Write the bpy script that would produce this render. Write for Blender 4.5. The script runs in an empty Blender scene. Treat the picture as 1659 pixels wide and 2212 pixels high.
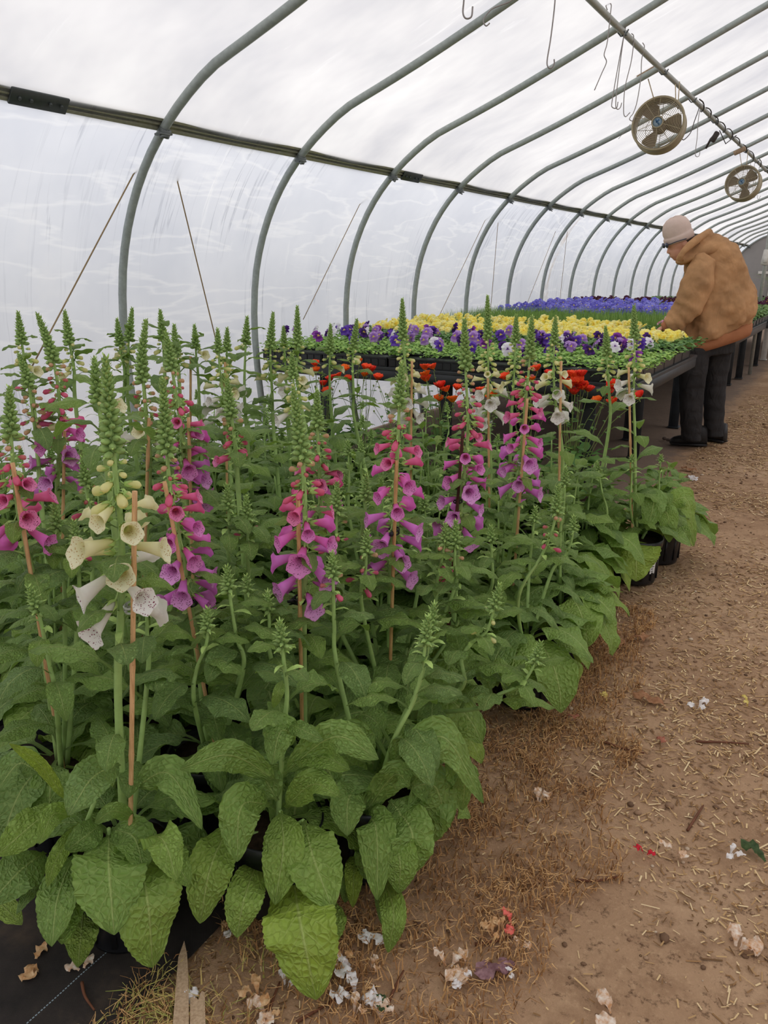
SKY_STRENGTH = 1.38
import bpy, math, random
import numpy as np
from mathutils import Vector, Matrix, Quaternion, noise
R = math.radians
rnd = random.Random(7)
sc = bpy.context.scene
COL = sc.collection
# ------------------------------------------------------------------ camera geometry (used to survey the place)
FPX, CX, CY, CAMH = 1661.0, 829.5, 1106.0, 1.4
PITCH, YAW = R(17.415), R(31.109)
CP, SP, CW, SW = math.cos(PITCH), math.sin(PITCH), math.cos(YAW), math.sin(YAW)
def ray(px, py):
    x, u = px-CX, CY-py
    fw, z = FPX*CP+u*SP, -FPX*SP+u*CP
    return Vector((x*CW-fw*SW, x*SW+fw*CW, z)), fw
def at_f(px, py, F):                       # point at horizontal distance F ahead of the camera
    r, fw = ray(px, py); return r*(F/fw)+Vector((0, 0, CAMH))
def at_z(px, py, Z=0.0):
    r, fw = ray(px, py); return r*((Z-CAMH)/r.z)+Vector((0, 0, CAMH))
def at_y(px, py, Y):
    r, fw = ray(px, py); return r*(Y/r.y)+Vector((0, 0, CAMH))
def at_x(px, py, X):
    r, fw = ray(px, py); return r*(X/r.x)+Vector((0, 0, CAMH))
def fwd(p): return -p[0]*SW+p[1]*CW
def depth(p): return fwd(p)*CP-(p[2]-CAMH)*SP
def pix(p):
    fw = fwd(p); xr = p[0]*CW+p[1]*SW; z = p[2]-CAMH; d = fw*CP-z*SP
    return (CX+FPX*xr/d, CY-FPX*(fw*SP+z*CP)/d)
def lin(c):
    return tuple(((v/255)/12.92 if v/255 <= .04045 else ((v/255+.055)/1.055)**2.4) for v in c)+(1.0,)
# ------------------------------------------------------------------ mesh accumulator
class Acc:
    def __init__(s): s.V = []; s.UV = []; s.T = []; s.F = []; s.M = []; s.n = 0
    def grid(s, P, tint=0.5, mat=0, uv=None, wrap=False):
        P = np.asarray(P, float); nu, nv = P.shape[:2]
        if uv is None:
            uu, vv = np.meshgrid(np.linspace(0, 1, nu), np.linspace(0, 1, nv), indexing='ij'); uv = np.stack([uu, vv], -1)
        s.V.append(P.reshape(-1, 3)); s.UV.append(np.asarray(uv).reshape(-1, 2))
        s.T.append(np.full(nu*nv, tint) if np.isscalar(tint) else np.asarray(tint, float).reshape(-1))
        idx = np.arange(nu*nv).reshape(nu, nv)+s.n
        if wrap: idx = np.concatenate([idx, idx[:, :1]], 1)
        a, b, c, d = idx[:-1, :-1], idx[1:, :-1], idx[1:, 1:], idx[:-1, 1:]
        f = np.stack([a, b, c, d], -1).reshape(-1, 4)
        s.F.append(f); s.M.append(np.full(len(f), mat)); s.n += nu*nv
    def quads(s, V, F, tint=0.5, mat=0):
        V = np.asarray(V, float); F = np.asarray(F, int)
        s.V.append(V); s.UV.append(np.zeros((len(V), 2))); s.T.append(np.full(len(V), tint))
        s.F.append(F+s.n); s.M.append(np.full(len(F), mat)); s.n += len(V)
    def tube(s, path, rad, nv=8, tint=0.5, mat=0, cap=True):
        P = np.asarray([tuple(p) for p in path], float); n = len(P)
        rad = np.full(n, rad) if np.isscalar(rad) else np.asarray(rad, float)
        T = np.gradient(P, axis=0); T /= (np.linalg.norm(T, axis=1)[:, None]+1e-12)
        ref = np.array([0, 0, 1.]) if abs(T[0][2]) < .9 else np.array([1., 0, 0])
        N = np.cross(T[0], ref); N /= np.linalg.norm(N)
        G = np.zeros((n, nv, 3)); a = np.linspace(0, 2*np.pi, nv, endpoint=False)
        for i in range(n):
            N = N-T[i]*N.dot(T[i]); N /= np.linalg.norm(N)+1e-12
            B = np.cross(T[i], N)
            G[i] = P[i]+rad[i]*(np.cos(a)[:, None]*N+np.sin(a)[:, None]*B)
        if cap:
            G = np.concatenate([np.repeat(P[:1, None], nv, 1), G, np.repeat(P[-1:, None], nv, 1)], 0)
        s.grid(G, tint, mat, wrap=True)
    def lathe(s, prof, n=24, org=(0, 0, 0), tint=0.5, mat=0, q=None):
        a = np.linspace(0, 2*np.pi, n, endpoint=False)
        G = np.array([[(r*math.cos(t), r*math.sin(t), z) for t in a] for r, z in prof])
        if q is not None:
            m = np.array(q.to_matrix()); G = G@m.T
        s.grid(G+np.array(tuple(org)), tint, mat, wrap=True)
    def box(s, c, d, rot=None, tint=0.5, mat=0, bev=0.0):
        x, y, z = d[0]/2, d[1]/2, d[2]/2
        if bev > 0:
            b = bev; rings = []
            for zz, k in ((-z, b), (-z+b, 0), (z-b, 0), (z, b)):
                X, Y = x-k, y-k; e = b*.6
                rings.append([(-X+e, -Y, zz), (X-e, -Y, zz), (X, -Y+e, zz), (X, Y-e, zz), (X-e, Y, zz), (-X+e, Y, zz), (-X, Y-e, zz), (-X, -Y+e, zz)])
            rings = [[(0, 0, -z)]*8]+rings+[[(0, 0, z)]*8]
            G = np.array(rings)
            if rot is not None: G = G@np.array(rot.to_matrix()).T
            s.grid(G+np.array(tuple(c)), tint, mat, wrap=True); return
        V = np.array([(i, j, k) for i in (-x, x) for j in (-y, y) for k in (-z, z)])
        if rot is not None: V = V@np.array(rot.to_matrix()).T
        s.quads(V+np.array(tuple(c)), [(0, 1, 3, 2), (4, 6, 7, 5), (0, 4, 5, 1), (2, 3, 7, 6), (0, 2, 6, 4), (1, 5, 7, 3)], tint, mat)
    def ell(s, c, r, q=None, nu=6, nv=7, tint=.5, mat=0, p=1.0):
        t = np.linspace(0, np.pi, nu); a = np.linspace(0, 2*np.pi, nv, endpoint=False)
        G = np.zeros((nu, nv, 3)); st = np.sin(t)**p
        G[..., 0] = st[:, None]*np.cos(a)*r[0]; G[..., 1] = st[:, None]*np.sin(a)*r[1]; G[..., 2] = (-np.cos(t)*r[2])[:, None]
        if q is not None: G = G@np.array(q.to_matrix()).T
        s.grid(G+np.array(tuple(c)), tint, mat, wrap=True)
    def mesh(s, name, mats, org=(0, 0, 0), smooth=True):
        me = bpy.data.meshes.new(name)
        V = np.concatenate(s.V)-np.array(tuple(org)); F = np.concatenate(s.F).astype(np.int32); M = np.concatenate(s.M).astype(np.int32)
        UV = np.concatenate(s.UV); T = np.concatenate(s.T)
        me.vertices.add(len(V)); me.vertices.foreach_set('co', V.astype(np.float32).ravel())
        me.loops.add(F.size); me.loops.foreach_set('vertex_index', F.ravel())
        me.polygons.add(len(F)); me.polygons.foreach_set('loop_start', np.arange(0, F.size, 4, dtype=np.int32))
        me.polygons.foreach_set('material_index', M); me.polygons.foreach_set('use_smooth', np.full(len(F), smooth))
        u = me.uv_layers.new(name='UVMap'); u.data.foreach_set('uv', UV[F.ravel()].astype(np.float32).ravel())
        at = me.attributes.new('tint', 'FLOAT', 'POINT'); at.data.foreach_set('value', T.astype(np.float32))
        for m in (mats if isinstance(mats, (list, tuple)) else [mats]): me.materials.append(m)
        me.update(calc_edges=True); return me
    def build(s, name, mats, parent=None, smooth=True, org=None):
        o0 = org if org is not None else (wloc(parent) if parent else (0, 0, 0))
        o = bpy.data.objects.new(name, s.mesh(name, mats, o0, smooth)); COL.objects.link(o)
        if parent: o.parent = parent
        elif org is not None: o.location = org
        return o
def wloc(o):
    v = Vector((0, 0, 0))
    while o: v = v+o.location; o = o.parent
    return v
def thing(name, label, cat, loc=(0, 0, 0), group=None):
    o = bpy.data.objects.new(name, None); COL.objects.link(o); o.location = loc
    o.empty_display_size = .05; return tag(o, label, cat, group)
def tag(o, label, cat, group=None, kind=None):
    o['label'] = label; o['category'] = cat
    if group: o['group'] = group
    if kind: o['kind'] = kind
    return o
def struct(o, label=None, cat=None):
    o['kind'] = 'structure'
    if label: o['label'] = label
    if cat: o['category'] = cat
    return o
def place(name, me, parent, loc, q=None, sc_=1.0):
    o = bpy.data.objects.new(name, me); COL.objects.link(o); o.parent = parent
    o.location = loc
    if q is not None: o.rotation_euler = q.to_euler()
    o.scale = (sc_, sc_, sc_) if np.isscalar(sc_) else sc_
    return o
def spline(pts, n):                       # Catmull-Rom through points
    P = np.array([tuple(p) for p in pts], float)
    if len(P) == 2: return P[0]+(P[1]-P[0])*np.linspace(0, 1, n)[:, None]
    P = np.concatenate([[2*P[0]-P[1]], P, [2*P[-1]-P[-2]]]); m = len(P)-3
    out = []
    for t in np.linspace(0, m-1e-9, n):
        i = int(t); f = t-i; a, b, c, d = P[i:i+4]
        out.append(.5*((2*b)+(-a+c)*f+(2*a-5*b+4*c-d)*f*f+(-a+3*b-3*c+d)*f**3))
    return np.array(out)
# ------------------------------------------------------------------ materials
class NT:
    def __init__(s, name):
        s.m = bpy.data.materials.new(name); s.m.use_nodes = True; s.t = s.m.node_tree
        s.p = s.t.nodes['Principled BSDF']; s.out = s.t.nodes['Material Output']
    def n(s, typ, **k):
        nd = s.t.nodes.new(typ)
        for a, v in k.items(): setattr(nd, a, v)
        return nd
    def l(s, a, b): s.t.links.new(a, b)
    def val(s, sock, v):
        if hasattr(v, 'is_linked') or hasattr(v, 'links'): s.l(v, sock)
        else: sock.default_value = v
    def math(s, op, a, b=0.0, c=None, clamp=False):
        nd = s.n('ShaderNodeMath', operation=op); nd.use_clamp = clamp
        s.val(nd.inputs[0], a); s.val(nd.inputs[1], b)
        if c is not None: s.val(nd.inputs[2], c)
        return nd.outputs[0]
    def mix(s, f, a, b, typ='MIX'):
        nd = s.n('ShaderNodeMix', data_type='RGBA', blend_type=typ)
        s.val(nd.inputs[0], f); s.val(nd.inputs[6], a); s.val(nd.inputs[7], b); return nd.outputs[2]
    def ramp(s, f, stops):
        nd = s.n('ShaderNodeValToRGB'); el = nd.color_ramp.elements
        while len(el) < len(stops): el.new(.5)
        for e, (p, c) in zip(el, stops): e.position = p; e.color = c
        s.l(f, nd.inputs[0]); return nd.outputs[0]
    def noise(s, vec, scale, detail=3, rough=.55, dist=0.0):
        nd = s.n('ShaderNodeTexNoise'); nd.inputs['Scale'].default_value = scale; nd.inputs['Detail'].default_value = detail
        nd.inputs['Roughness'].default_value = rough; nd.inputs['Distortion'].default_value = dist
        if vec is not None: s.l(vec, nd.inputs['Vector'])
        return nd.outputs['Fac']
    def mapping(s, vec, scale=(1, 1, 1), rot=(0, 0, 0), loc=(0, 0, 0)):
        nd = s.n('ShaderNodeMapping'); s.l(vec, nd.inputs['Vector'])
        nd.inputs['Scale'].default_value = scale; nd.inputs['Rotation'].default_value = rot; nd.inputs['Location'].default_value = loc
        return nd.outputs[0]
    def obj(s): return s.n('ShaderNodeTexCoord').outputs['Object']
    def pos(s): return s.n('ShaderNodeNewGeometry').outputs['Position']
    def uv(s): return s.n('ShaderNodeUVMap').outputs['UV']
    def attr(s, nm): 
        nd = s.n('ShaderNodeAttribute'); nd.attribute_name = nm; return nd.outputs['Fac']
    def bump(s, h, strength=.3, dist=.01):
        nd = s.n('ShaderNodeBump'); nd.inputs['Strength'].default_value = strength; nd.inputs['Distance'].default_value = dist
        s.l(h, nd.inputs['Height']); s.l(nd.outputs[0], s.p.inputs['Normal']); return nd.outputs[0]
    def set(s, col=None, rough=.6, spec=.3, metal=0.0):
        if col is not None: s.val(s.p.inputs['Base Color'], col)
        s.val(s.p.inputs['Roughness'], rough); s.p.inputs['Specular IOR Level'].default_value = spec; s.p.inputs['Metallic'].default_value = metal
        return s
def plain(name, rgb, rough=.6, spec=.3, metal=0.0, var=.12, scale=30, bump=0.0):
    t = NT(name); c = lin(rgb); nz = t.noise(t.obj(), scale, 4)
    lo = tuple(v*(1-var) for v in c[:3])+(1,); hi = tuple(min(1, v*(1+var)) for v in c[:3])+(1,)
    t.set(t.ramp(nz, [(.3, lo), (.7, hi)]), rough, spec, metal)
    if bump: t.bump(nz, bump, .004)
    return t.m
def trans(t, col, fac):                      # let part of the light through a thin sheet
    tr = t.n('ShaderNodeBsdfTranslucent'); t.val(tr.inputs['Color'], col)
    mx = t.n('ShaderNodeMixShader'); t.val(mx.inputs[0], fac); t.l(t.p.outputs[0], mx.inputs[1]); t.l(tr.outputs[0], mx.inputs[2])
    t.l(mx.outputs[0], t.out.inputs['Surface']); return mx
# ------------------------------------------------------------------ camera, sky, view
cd = bpy.data.cameras.new('camera'); cam = bpy.data.objects.new('camera', cd); COL.objects.link(cam)
cam.location = (0, 0, CAMH); cam.rotation_euler = (R(90)-PITCH, 0, YAW)
cd.sensor_fit = 'VERTICAL'; cd.sensor_height = 36; cd.lens = FPX/2212*36; cd.clip_start = .05; cd.clip_end = 300
sc.camera = cam
sc.view_settings.view_transform = 'Standard'; sc.view_settings.look = 'None'; sc.view_settings.gamma = 1
sc.view_settings.exposure = 0.0
w = bpy.data.worlds.new('overcast_sky'); sc.world = w; w.use_nodes = True
wt = w.node_tree; bg = wt.nodes['Background']
tc = wt.nodes.new('ShaderNodeTexCoord'); sx = wt.nodes.new('ShaderNodeSeparateXYZ'); wt.links.new(tc.outputs['Generated'], sx.inputs[0])
rp = wt.nodes.new('ShaderNodeValToRGB'); wt.links.new(sx.outputs['Z'], rp.inputs[0])
rp.color_ramp.elements[0].position = 0.0; rp.color_ramp.elements[0].color = (.80, .83, .90, 1)
rp.color_ramp.elements[1].position = .6; rp.color_ramp.elements[1].color = (1.0, .975, .97, 1)
wt.links.new(rp.outputs[0], bg.inputs['Color']); bg.inputs['Strength'].default_value = SKY_STRENGTH
cy_ = sc.cycles
cy_.max_bounces = 8; cy_.diffuse_bounces = 5; cy_.glossy_bounces = 2; cy_.transmission_bounces = 6; cy_.transparent_max_bounces = 8
cy_.use_denoising = True; cy_.caustics_reflective = False; cy_.caustics_refractive = False
cy_.sample_clamp_indirect = 6.0
try:
    cy_.denoising_prefilter = 'ACCURATE'
except Exception: pass
# ------------------------------------------------------------------ greenhouse section (left half, then mirrored at the peak)
HALF = [(-3.74, 0), (-3.83, .5), (-3.86, .95), (-3.835, 1.3), (-3.77, 1.56), (-3.665, 1.79), (-3.535, 1.98), (-3.385, 2.135), (-3.22, 2.265), (-3.02, 2.385),
        (-2.8, 2.468), (-2.5, 2.58), (-2.15, 2.722), (-1.75, 2.893), (-1.35, 3.07), (-.94, 3.252), (-.5, 3.44), (-.05, 3.61), (.35, 3.74), (.75, 3.79)]
FULL = HALF+[(1.5-x, z) for x, z in HALF[-2::-1]]
SEC = spline([(x, 0, z) for x, z in FULL], 150)
NRM = np.gradient(SEC, axis=0); NRM = np.stack([-NRM[:, 2], 0*NRM[:, 0], NRM[:, 0]], -1); NRM /= np.linalg.norm(NRM, axis=1)[:, None]
Y0, DY, NH = 2.09-1.22*4, 1.22, 26
YEND = Y0+DY*(NH-1)
def film_mat(name, wall):
    t = NT(name); P = t.pos()
    sp = t.n('ShaderNodeSeparateXYZ'); t.l(P, sp.inputs[0])
    # soft large patches of dew and grime
    a = t.noise(t.mapping(P, (.5, .8, .9)), 1.6, 4, .6)
    # smeared streaks, drawn out along the slope of the sheet
    b = t.noise(t.mapping(P, (.9, 5.0, .9), (0, 0, R(12))), 2.2, 5, .65, .4)
    sm = t.math('MULTIPLY', t.math('SUBTRACT', b, .60), 5.0, clamp=True)
    gate = t.math('MULTIPLY', t.math('SUBTRACT', t.noise(P, .9, 2), .5), 6.0, clamp=True)
    sm = t.math('MULTIPLY', sm, gate)
    base = t.ramp(a, [(.3, lin((208, 208, 212))), (.5, lin((226, 225, 226))), (.7, lin((240, 239, 238)))])
    if wall:
        base = t.ramp(a, [(.3, lin((214, 217, 225))), (.6, lin((226, 228, 234))), (.8, lin((236, 236, 238)))])
        # thin run marks, nearly upright
        wv = t.n('ShaderNodeTexNoise'); t.l(t.mapping(P, (0.2, 7, .35)), wv.inputs['Vector']); wv.inputs['Scale'].default_value = 1.5; wv.inputs['Detail'].default_value = 5
        ln = t.math('ABSOLUTE', t.math('SUBTRACT', wv.outputs['Fac'], .5))
        ln = t.math('SUBTRACT', 1.0, t.math('MULTIPLY', ln, 55), clamp=True)
        g2 = t.math('MULTIPLY', t.math('SUBTRACT', t.noise(t.mapping(P, (1, 1.3, .5)), 1.3, 2), .47), 8, clamp=True)
        base = t.mix(t.math('MULTIPLY', t.math('MULTIPLY', ln, g2), .5), base, lin((150, 154, 166)))
        # creases in the sheet, lighter, lying flat
        cr = t.n('ShaderNodeTexNoise'); t.l(t.mapping(P, (.5, .8, 5.0), (R(10), 0, 0)), cr.inputs['Vector']); cr.inputs['Scale'].default_value = 1.1; cr.inputs['Detail'].default_value = 4; cr.inputs['Distortion'].default_value = .15
        cl = t.math('ABSOLUTE', t.math('SUBTRACT', cr.outputs['Fac'], .52))
        cl = t.math('SUBTRACT', 1.0, t.math('MULTIPLY', cl, 30), clamp=True)
        base = t.mix(t.math('MULTIPLY', cl, .36), base, lin((250, 250, 250)))
        # brown water stain in one bay
        st = t.math('ABSOLUTE', t.math('SUBTRACT', sp.outputs['Y'], STAIN_Y))
        st = t.math('ADD', t.math('MULTIPLY', st, -5.0), t.math('MULTIPLY', t.noise(t.mapping(P, (1, 3, 1.2)), 2.5, 5, .7), 2.2))
        st = t.math('MULTIPLY', t.math('SUBTRACT', st, .78), 2.2, clamp=True)
        base = t.mix(t.math('MULTIPLY', st, .6), base, lin((176, 150, 118)))
    base = t.mix(t.math('MULTIPLY', sm, .9), base, lin((255, 255, 255)))
    t.set(base, .35, .25)
    h = t.noise(t.mapping(P, (1, 2.0, 3.0)), 2.0, 4, .6); t.bump(h, .12, .05)
    trans(t, base, .90)
    return t.m
STAIN_Y = 10.9
M_WALL = film_mat('plastic_film_wall', True); M_ROOF = film_mat('plastic_film_roof', False)
i0 = int(np.argmin(abs(SEC[:75, 2]-2.15)+100*(SEC[:75, 0] > 0))); i1 = 149-i0
def film(name, a, b, mat):
    ys = []
    for k in range(NH-1):
        ys += [Y0+DY*(k+f) for f in (0, .25, .5, .75)]
    ys.append(YEND)
    G = np.zeros((len(ys), b-a+1, 3))
    for j, y in enumerate(ys):
        f = ((y-Y0)/DY) % 1.0; off = .032-.012*math.sin(math.pi*f)
        G[j] = SEC[a:b+1]+NRM[a:b+1]*off; G[j, :, 1] = y
    A = Acc(); A.grid(G); return struct(A.build(name, mat))
struct(film('wall_left', 0, i0, M_WALL), 'white translucent plastic side wall with run marks and creases', 'wall')
struct(film('ceiling', i0, i1, M_ROOF), 'white translucent plastic roof sheet over the hoops', 'ceiling')
struct(film('wall_right', i1, 149, M_WALL), 'translucent plastic side wall of the greenhouse beyond the aisle', 'wall')
# end walls
M_GREY = plain('grey_end_panel', (150, 146, 142), .6, .3, var=.06, scale=3)
def endwall(name, y, mat, label):
    A = Acc(); n = len(SEC); G = np.zeros((2, n, 3)); G[0] = SEC; G[1] = SEC*[1, 1, 0]; G[..., 1] = y
    A.grid(G); o = A.build(name, mat, smooth=False); struct(o, label, 'wall'); return o
endwall('wall_front', Y0-.02, M_WALL, 'plastic end wall of the greenhouse behind the viewpoint')
endwall('wall_back', YEND+.03, M_GREY, 'grey panelled far end wall of the greenhouse')
# ------------------------------------------------------------------ hoops and rails
def steel(name, rgb):
    t = NT(name); P = t.obj(); nz = t.noise(t.mapping(P, (6, 6, 6)), 6, 5, .65)
    c = lin(rgb); t.set(t.ramp(nz, [(.3, tuple(v*.8 for v in c[:3])+(1,)), (.6, c), (.85, tuple(min(1, v*1.3) for v in c[:3])+(1,))]), .45, .5, .15); t.bump(nz, .1, .002); return t.m
M_STEEL = steel('painted_grey_steel', (160, 168, 163)); M_RAIL = steel('olive_grey_steel', (150, 150, 128)); M_GALV = steel('dull_galvanised_steel', (165, 167, 158))
M_CLAMP = steel('clamp_steel', (96, 102, 100))
ORD = ['first', 'second', 'third', 'fourth', 'fifth', 'sixth', 'seventh', 'eighth', 'ninth', 'tenth', 'eleventh', 'twelfth', 'thirteenth', 'fourteenth', 'fifteenth', 'sixteenth',
       'seventeenth', 'eighteenth', 'nineteenth', 'twentieth', 'twenty-first', 'twenty-second', 'twenty-third', 'twenty-fourth', 'twenty-fifth', 'twenty-sixth']
hs = spline([(x, 0, z) for x, z in FULL], 80)
ham = Acc(); ham.tube(hs, .0245, 12); HM = ham.mesh('hoop', M_STEEL)
cl = Acc(); cl.lathe([(.02, -.02), (.034, -.02), (.034, .02), (.02, .02)], 12, q=Quaternion((0, 1, 0), R(35))); cl.box((.03, -.045, -.02), (.05, .07, .012), bev=.003); cl.box((-.028, .05, .0), (.03, .05, .012), bev=.003); cl.tube([(.04, -.07, -.03), (.075, -.10, -.045)], .006, 6)
CLM = cl.mesh('clamp', M_CLAMP)
for k in range(NH):
    if k < 3: continue
    y = Y0+DY*k; kk = k-4
    o = bpy.data.objects.new('greenhouse_hoop', HM); COL.objects.link(o); o.location = (0, y, 0)
    if kk < 0: lb = 'curved grey steel hoop behind the viewpoint, nearest the near end wall'
    elif kk == 0: lb = 'curved grey steel hoop cutting the top left corner of the picture'
    elif kk == 1: lb = 'big nearest full curved grey steel hoop, two brown cords tied at its rail clamp'
    else: lb = '%s steel hoop along the wall, counting from the near one with two brown cords' % ORD[kk-1]
    tag(o, lb, 'hoop', 'steel hoops of the greenhouse')
    place('rail_clamp', CLM, o, (-3.385, 0, 2.15-.035))
# side rail: a grooved channel bolted inside the hoops at the eaves
def rail(name, cx, cz, prof, mat, label, y0=Y0, y1=YEND):
    A = Acc(); G = np.array([[(cx+x, y, cz+z) for x, z in prof] for y in (y0, y1)]); A.grid(G, wrap=True)
    o = A.build(name, mat, smooth=False, org=(cx, y0, cz)); tag(o, label, 'rail'); return o
rp_ = [(-.008, -.035), (.014, -.035), (.016, -.02), (.006, -.016), (.006, -.006), (.016, -.002), (.016, .004), (.006, .008), (.006, .018), (.016, .022), (.014, .035), (-.008, .035)]
ca, sa = math.cos(R(-38)), math.sin(R(-38))
side = rail('side_rail', -3.41, 2.16, [(x*ca-z*sa, x*sa+z*ca) for x, z in rp_], M_RAIL, 'olive grey grooved steel rail running along the left eaves across every hoop')
# splice plates (parts of the rail)
M_PLATE = steel('dark_splice_plate', (66, 72, 70))
for px in (85, 890):
    y = at_x(px, 195+.208*px+2, -3.39).y
    A = Acc(); q = Quaternion((0, 1, 0), R(38))
    A.box((-3.39, y, 2.145), (.012, .30, .078), q, bev=.003)
    for d in (-.11, -.05, .05, .11): A.ell((-3.38, y+d, 2.137), (.009, .009, .009))
    A.build('splice_plate', M_PLATE, side)
A = Acc(); ys = np.linspace(Y0, YEND, 60)
A.tube([(-1.64+.004*math.sin(y*1.7), y, 2.905) for y in ys], .021, 10)
purl = A.build('roof_purlin', M_GALV, org=(-1.64, Y0, 2.905)); tag(purl, 'straight grey steel pipe running lengthwise under the roof hoops', 'purlin')
for k in range(4, NH):
    A = Acc(); y = Y0+DY*k; A.tube([(-1.675, y+.02, 2.905), (-1.655, y+.028, 2.882), (-1.625, y+.028, 2.882), (-1.605, y+.02, 2.915)], .005, 6); A.tube([(-1.625, y-.015, 2.90), (-1.60, y-.03, 2.868)], .004, 6)
    A.build('purlin_clamp', M_CLAMP, purl)
# cords on the wall
M_CORD = plain('brown_cord', (150, 130, 98), .8, .1)
def cord(pa, pb, x, label, r=.004, sag=0):
    a, b = at_x(*pa, x), at_x(*pb, x); A = Acc()
    P = [a.lerp(b, t)+Vector((0, 0, -sag*math.sin(math.pi*t))) for t in np.linspace(0, 1, 9)]
    A.tube(P, r, 6); o = A.build('tie_cord', M_CORD, org=a); tag(o, label, 'cord', 'cords tied along the wall'); return o
cord((318, 320), (70, 790), -3.62, 'brown cord slanting down to the left from the big near hoop')
cord((360, 296), (475, 770), -3.62, 'brown cord slanting down to the right from the big near hoop')
cord((795, 405), (655, 690), -3.62, 'pale thin cord slanting down leftward between the second and third hoops', .003)
cord((1058, 455), (945, 690), -3.62, 'pale thin cord slanting left before the fifth hoop', .003)
cord((1078, 455), (1058, 690), -3.62, 'pale thin cord hanging almost upright past the fifth hoop', .003)
cord((1228, 478), (1208, 660), -3.62, 'pale thin cord hanging upright beside the brown water stain', .003)
cord((1200, 500), (1125, 690), -3.62, 'pale thin cord slanting left before the seventh hoop', .003)
# ------------------------------------------------------------------ foxglove materials
def leaf_mat(name, lo, mid, hi, vein, tr=.22, bumps=.8):
    t = NT(name); uv = t.uv(); sp = t.n('ShaderNodeSeparateXYZ'); t.l(uv, sp.inputs[0]); ti = t.attr('tint')
    u = sp.outputs['X']; v = t.math('MULTIPLY', t.math('ABSOLUTE', t.math('SUBTRACT', sp.outputs['Y'], .5)), 2)
    base = t.ramp(ti, [(.0, lin(lo)), (.5, lin(mid)), (1.0, lin(hi))])
    P = t.obj(); nz = t.noise(P, 14, 3)
    base = t.mix(t.math('MULTIPLY', t.math('SUBTRACT', nz, .3), .55, clamp=True), base, lin(tuple(int(c*.80) for c in lo)))
    cmb = t.n('ShaderNodeCombineXYZ'); t.l(t.math('MULTIPLY', u, 17), cmb.inputs[0]); t.l(t.math('MULTIPLY', sp.outputs['Y'], 9), cmb.inputs[1]); t.l(t.math('MULTIPLY', ti, 60), cmb.inputs[2])
    vo = t.n('ShaderNodeTexVoronoi', feature='DISTANCE_TO_EDGE'); t.l(cmb.outputs[0], vo.inputs['Vector']); vo.inputs['Scale'].default_value = 1.0
    cell = t.math('MULTIPLY', vo.outputs['Distance'], 3.2, clamp=True)
    mid_m = t.math('SUBTRACT', 1.0, t.math('MULTIPLY', v, 17), clamp=True)
    s = t.math('FRACT', t.math('SUBTRACT', t.math('MULTIPLY', u, 7.0), t.math('MULTIPLY', t.math('POWER', v, .8), 1.9)))
    s = t.math('ABSOLUTE', t.math('SUBTRACT', s, .5)); s = t.math('SUBTRACT', 1.0, t.math('MULTIPLY', s, 13), clamp=True)
    s = t.math('MULTIPLY', s, t.math('SUBTRACT', 1.0, t.math('MULTIPLY', v, .85)))
    vn = t.math('MAXIMUM', mid_m, t.math('MULTIPLY', s, .6))
    vn = t.math('MAXIMUM', vn, t.math('MULTIPLY', t.math('SUBTRACT', 1.0, t.math('MULTIPLY', vo.outputs['Distance'], 9), clamp=True), .22))
    col = t.mix(t.math('MULTIPLY', vn, .7), base, lin(vein))
    t.set(col, .5, .42)
    h = t.math('SUBTRACT', cell, t.math('MULTIPLY', vn, .8)); t.bump(h, bumps, .004)
    trans(t, t.mix(.5, col, lin((150, 190, 60))), tr); return t.m
M_LEAF = leaf_mat('foxglove_leaf', (112, 142, 88), (140, 174, 82), (180, 206, 72), (208, 224, 140), .30)
M_STEM = plain('foxglove_stem', (158, 188, 112), .55, .3, var=.15)
M_BRACT = plain('foxglove_bract', (168, 196, 110), .6, .25, var=.25, scale=60)
M_GREENBUD = plain('green_bud', (142, 170, 98), .6, .25, var=.3, scale=80)
M_POT = plain('black_plastic_pot', (30, 31, 34), .38, .45, var=.2)
M_SOIL = plain('potting_soil', (52, 40, 32), .95, .1, var=.4, scale=60, bump=.6)
def petal_mat(name, c0, c1, spots=None, tr=.45):
    t = NT(name); uv = t.uv(); sp = t.n('ShaderNodeSeparateXYZ'); t.l(uv, sp.inputs[0])
    col = t.ramp(sp.outputs['X'], [(.05, lin(c0)), (.75, lin(c1))])
    nz = t.noise(t.obj(), 90, 2); col = t.mix(t.math('MULTIPLY', nz, .16), col, (1, 1, 1, 1))
    if spots:
        vo = t.n('ShaderNodeTexVoronoi'); t.l(t.obj(), vo.inputs['Vector']); vo.inputs['Scale'].default_value = 330
        m = t.math('MULTIPLY', t.math('SUBTRACT', .36, vo.outputs['Distance']), 9, clamp=True)
        m = t.math('MULTIPLY', m, t.math('GREATER_THAN', t.noise(t.obj(), 120, 1), .47))
        col = t.mix(m, col, lin(spots))
    t.set(col, .5, .25); trans(t, col, tr); return t.m
BELL = {  # outer, inner
 'pink': (petal_mat('deep_pink_petal', (244, 98, 146), (250, 114, 180)), petal_mat('deep_pink_throat', (180, 44, 104), (240, 150, 200), (120, 16, 60))),
 'magenta': (petal_mat('magenta_petal', (244, 98, 176), (250, 124, 222)), petal_mat('magenta_throat', (176, 44, 124), (240, 160, 222), (112, 10, 70))),
 'orchid': (petal_mat('orchid_petal', (238, 112, 214), (246, 146, 238)), petal_mat('orchid_throat', (168, 48, 138), (244, 184, 236), (112, 12, 80))),
 'cream': (petal_mat('cream_petal', (240, 236, 158), (248, 245, 204)), petal_mat('cream_throat', (226, 220, 150), (246, 243, 214), (206, 176, 120))),
 'white': (petal_mat('white_petal', (238, 238, 214), (248, 246, 238)), petal_mat('white_throat', (232, 230, 214), (250, 248, 244), (136, 50, 76)))}
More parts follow.
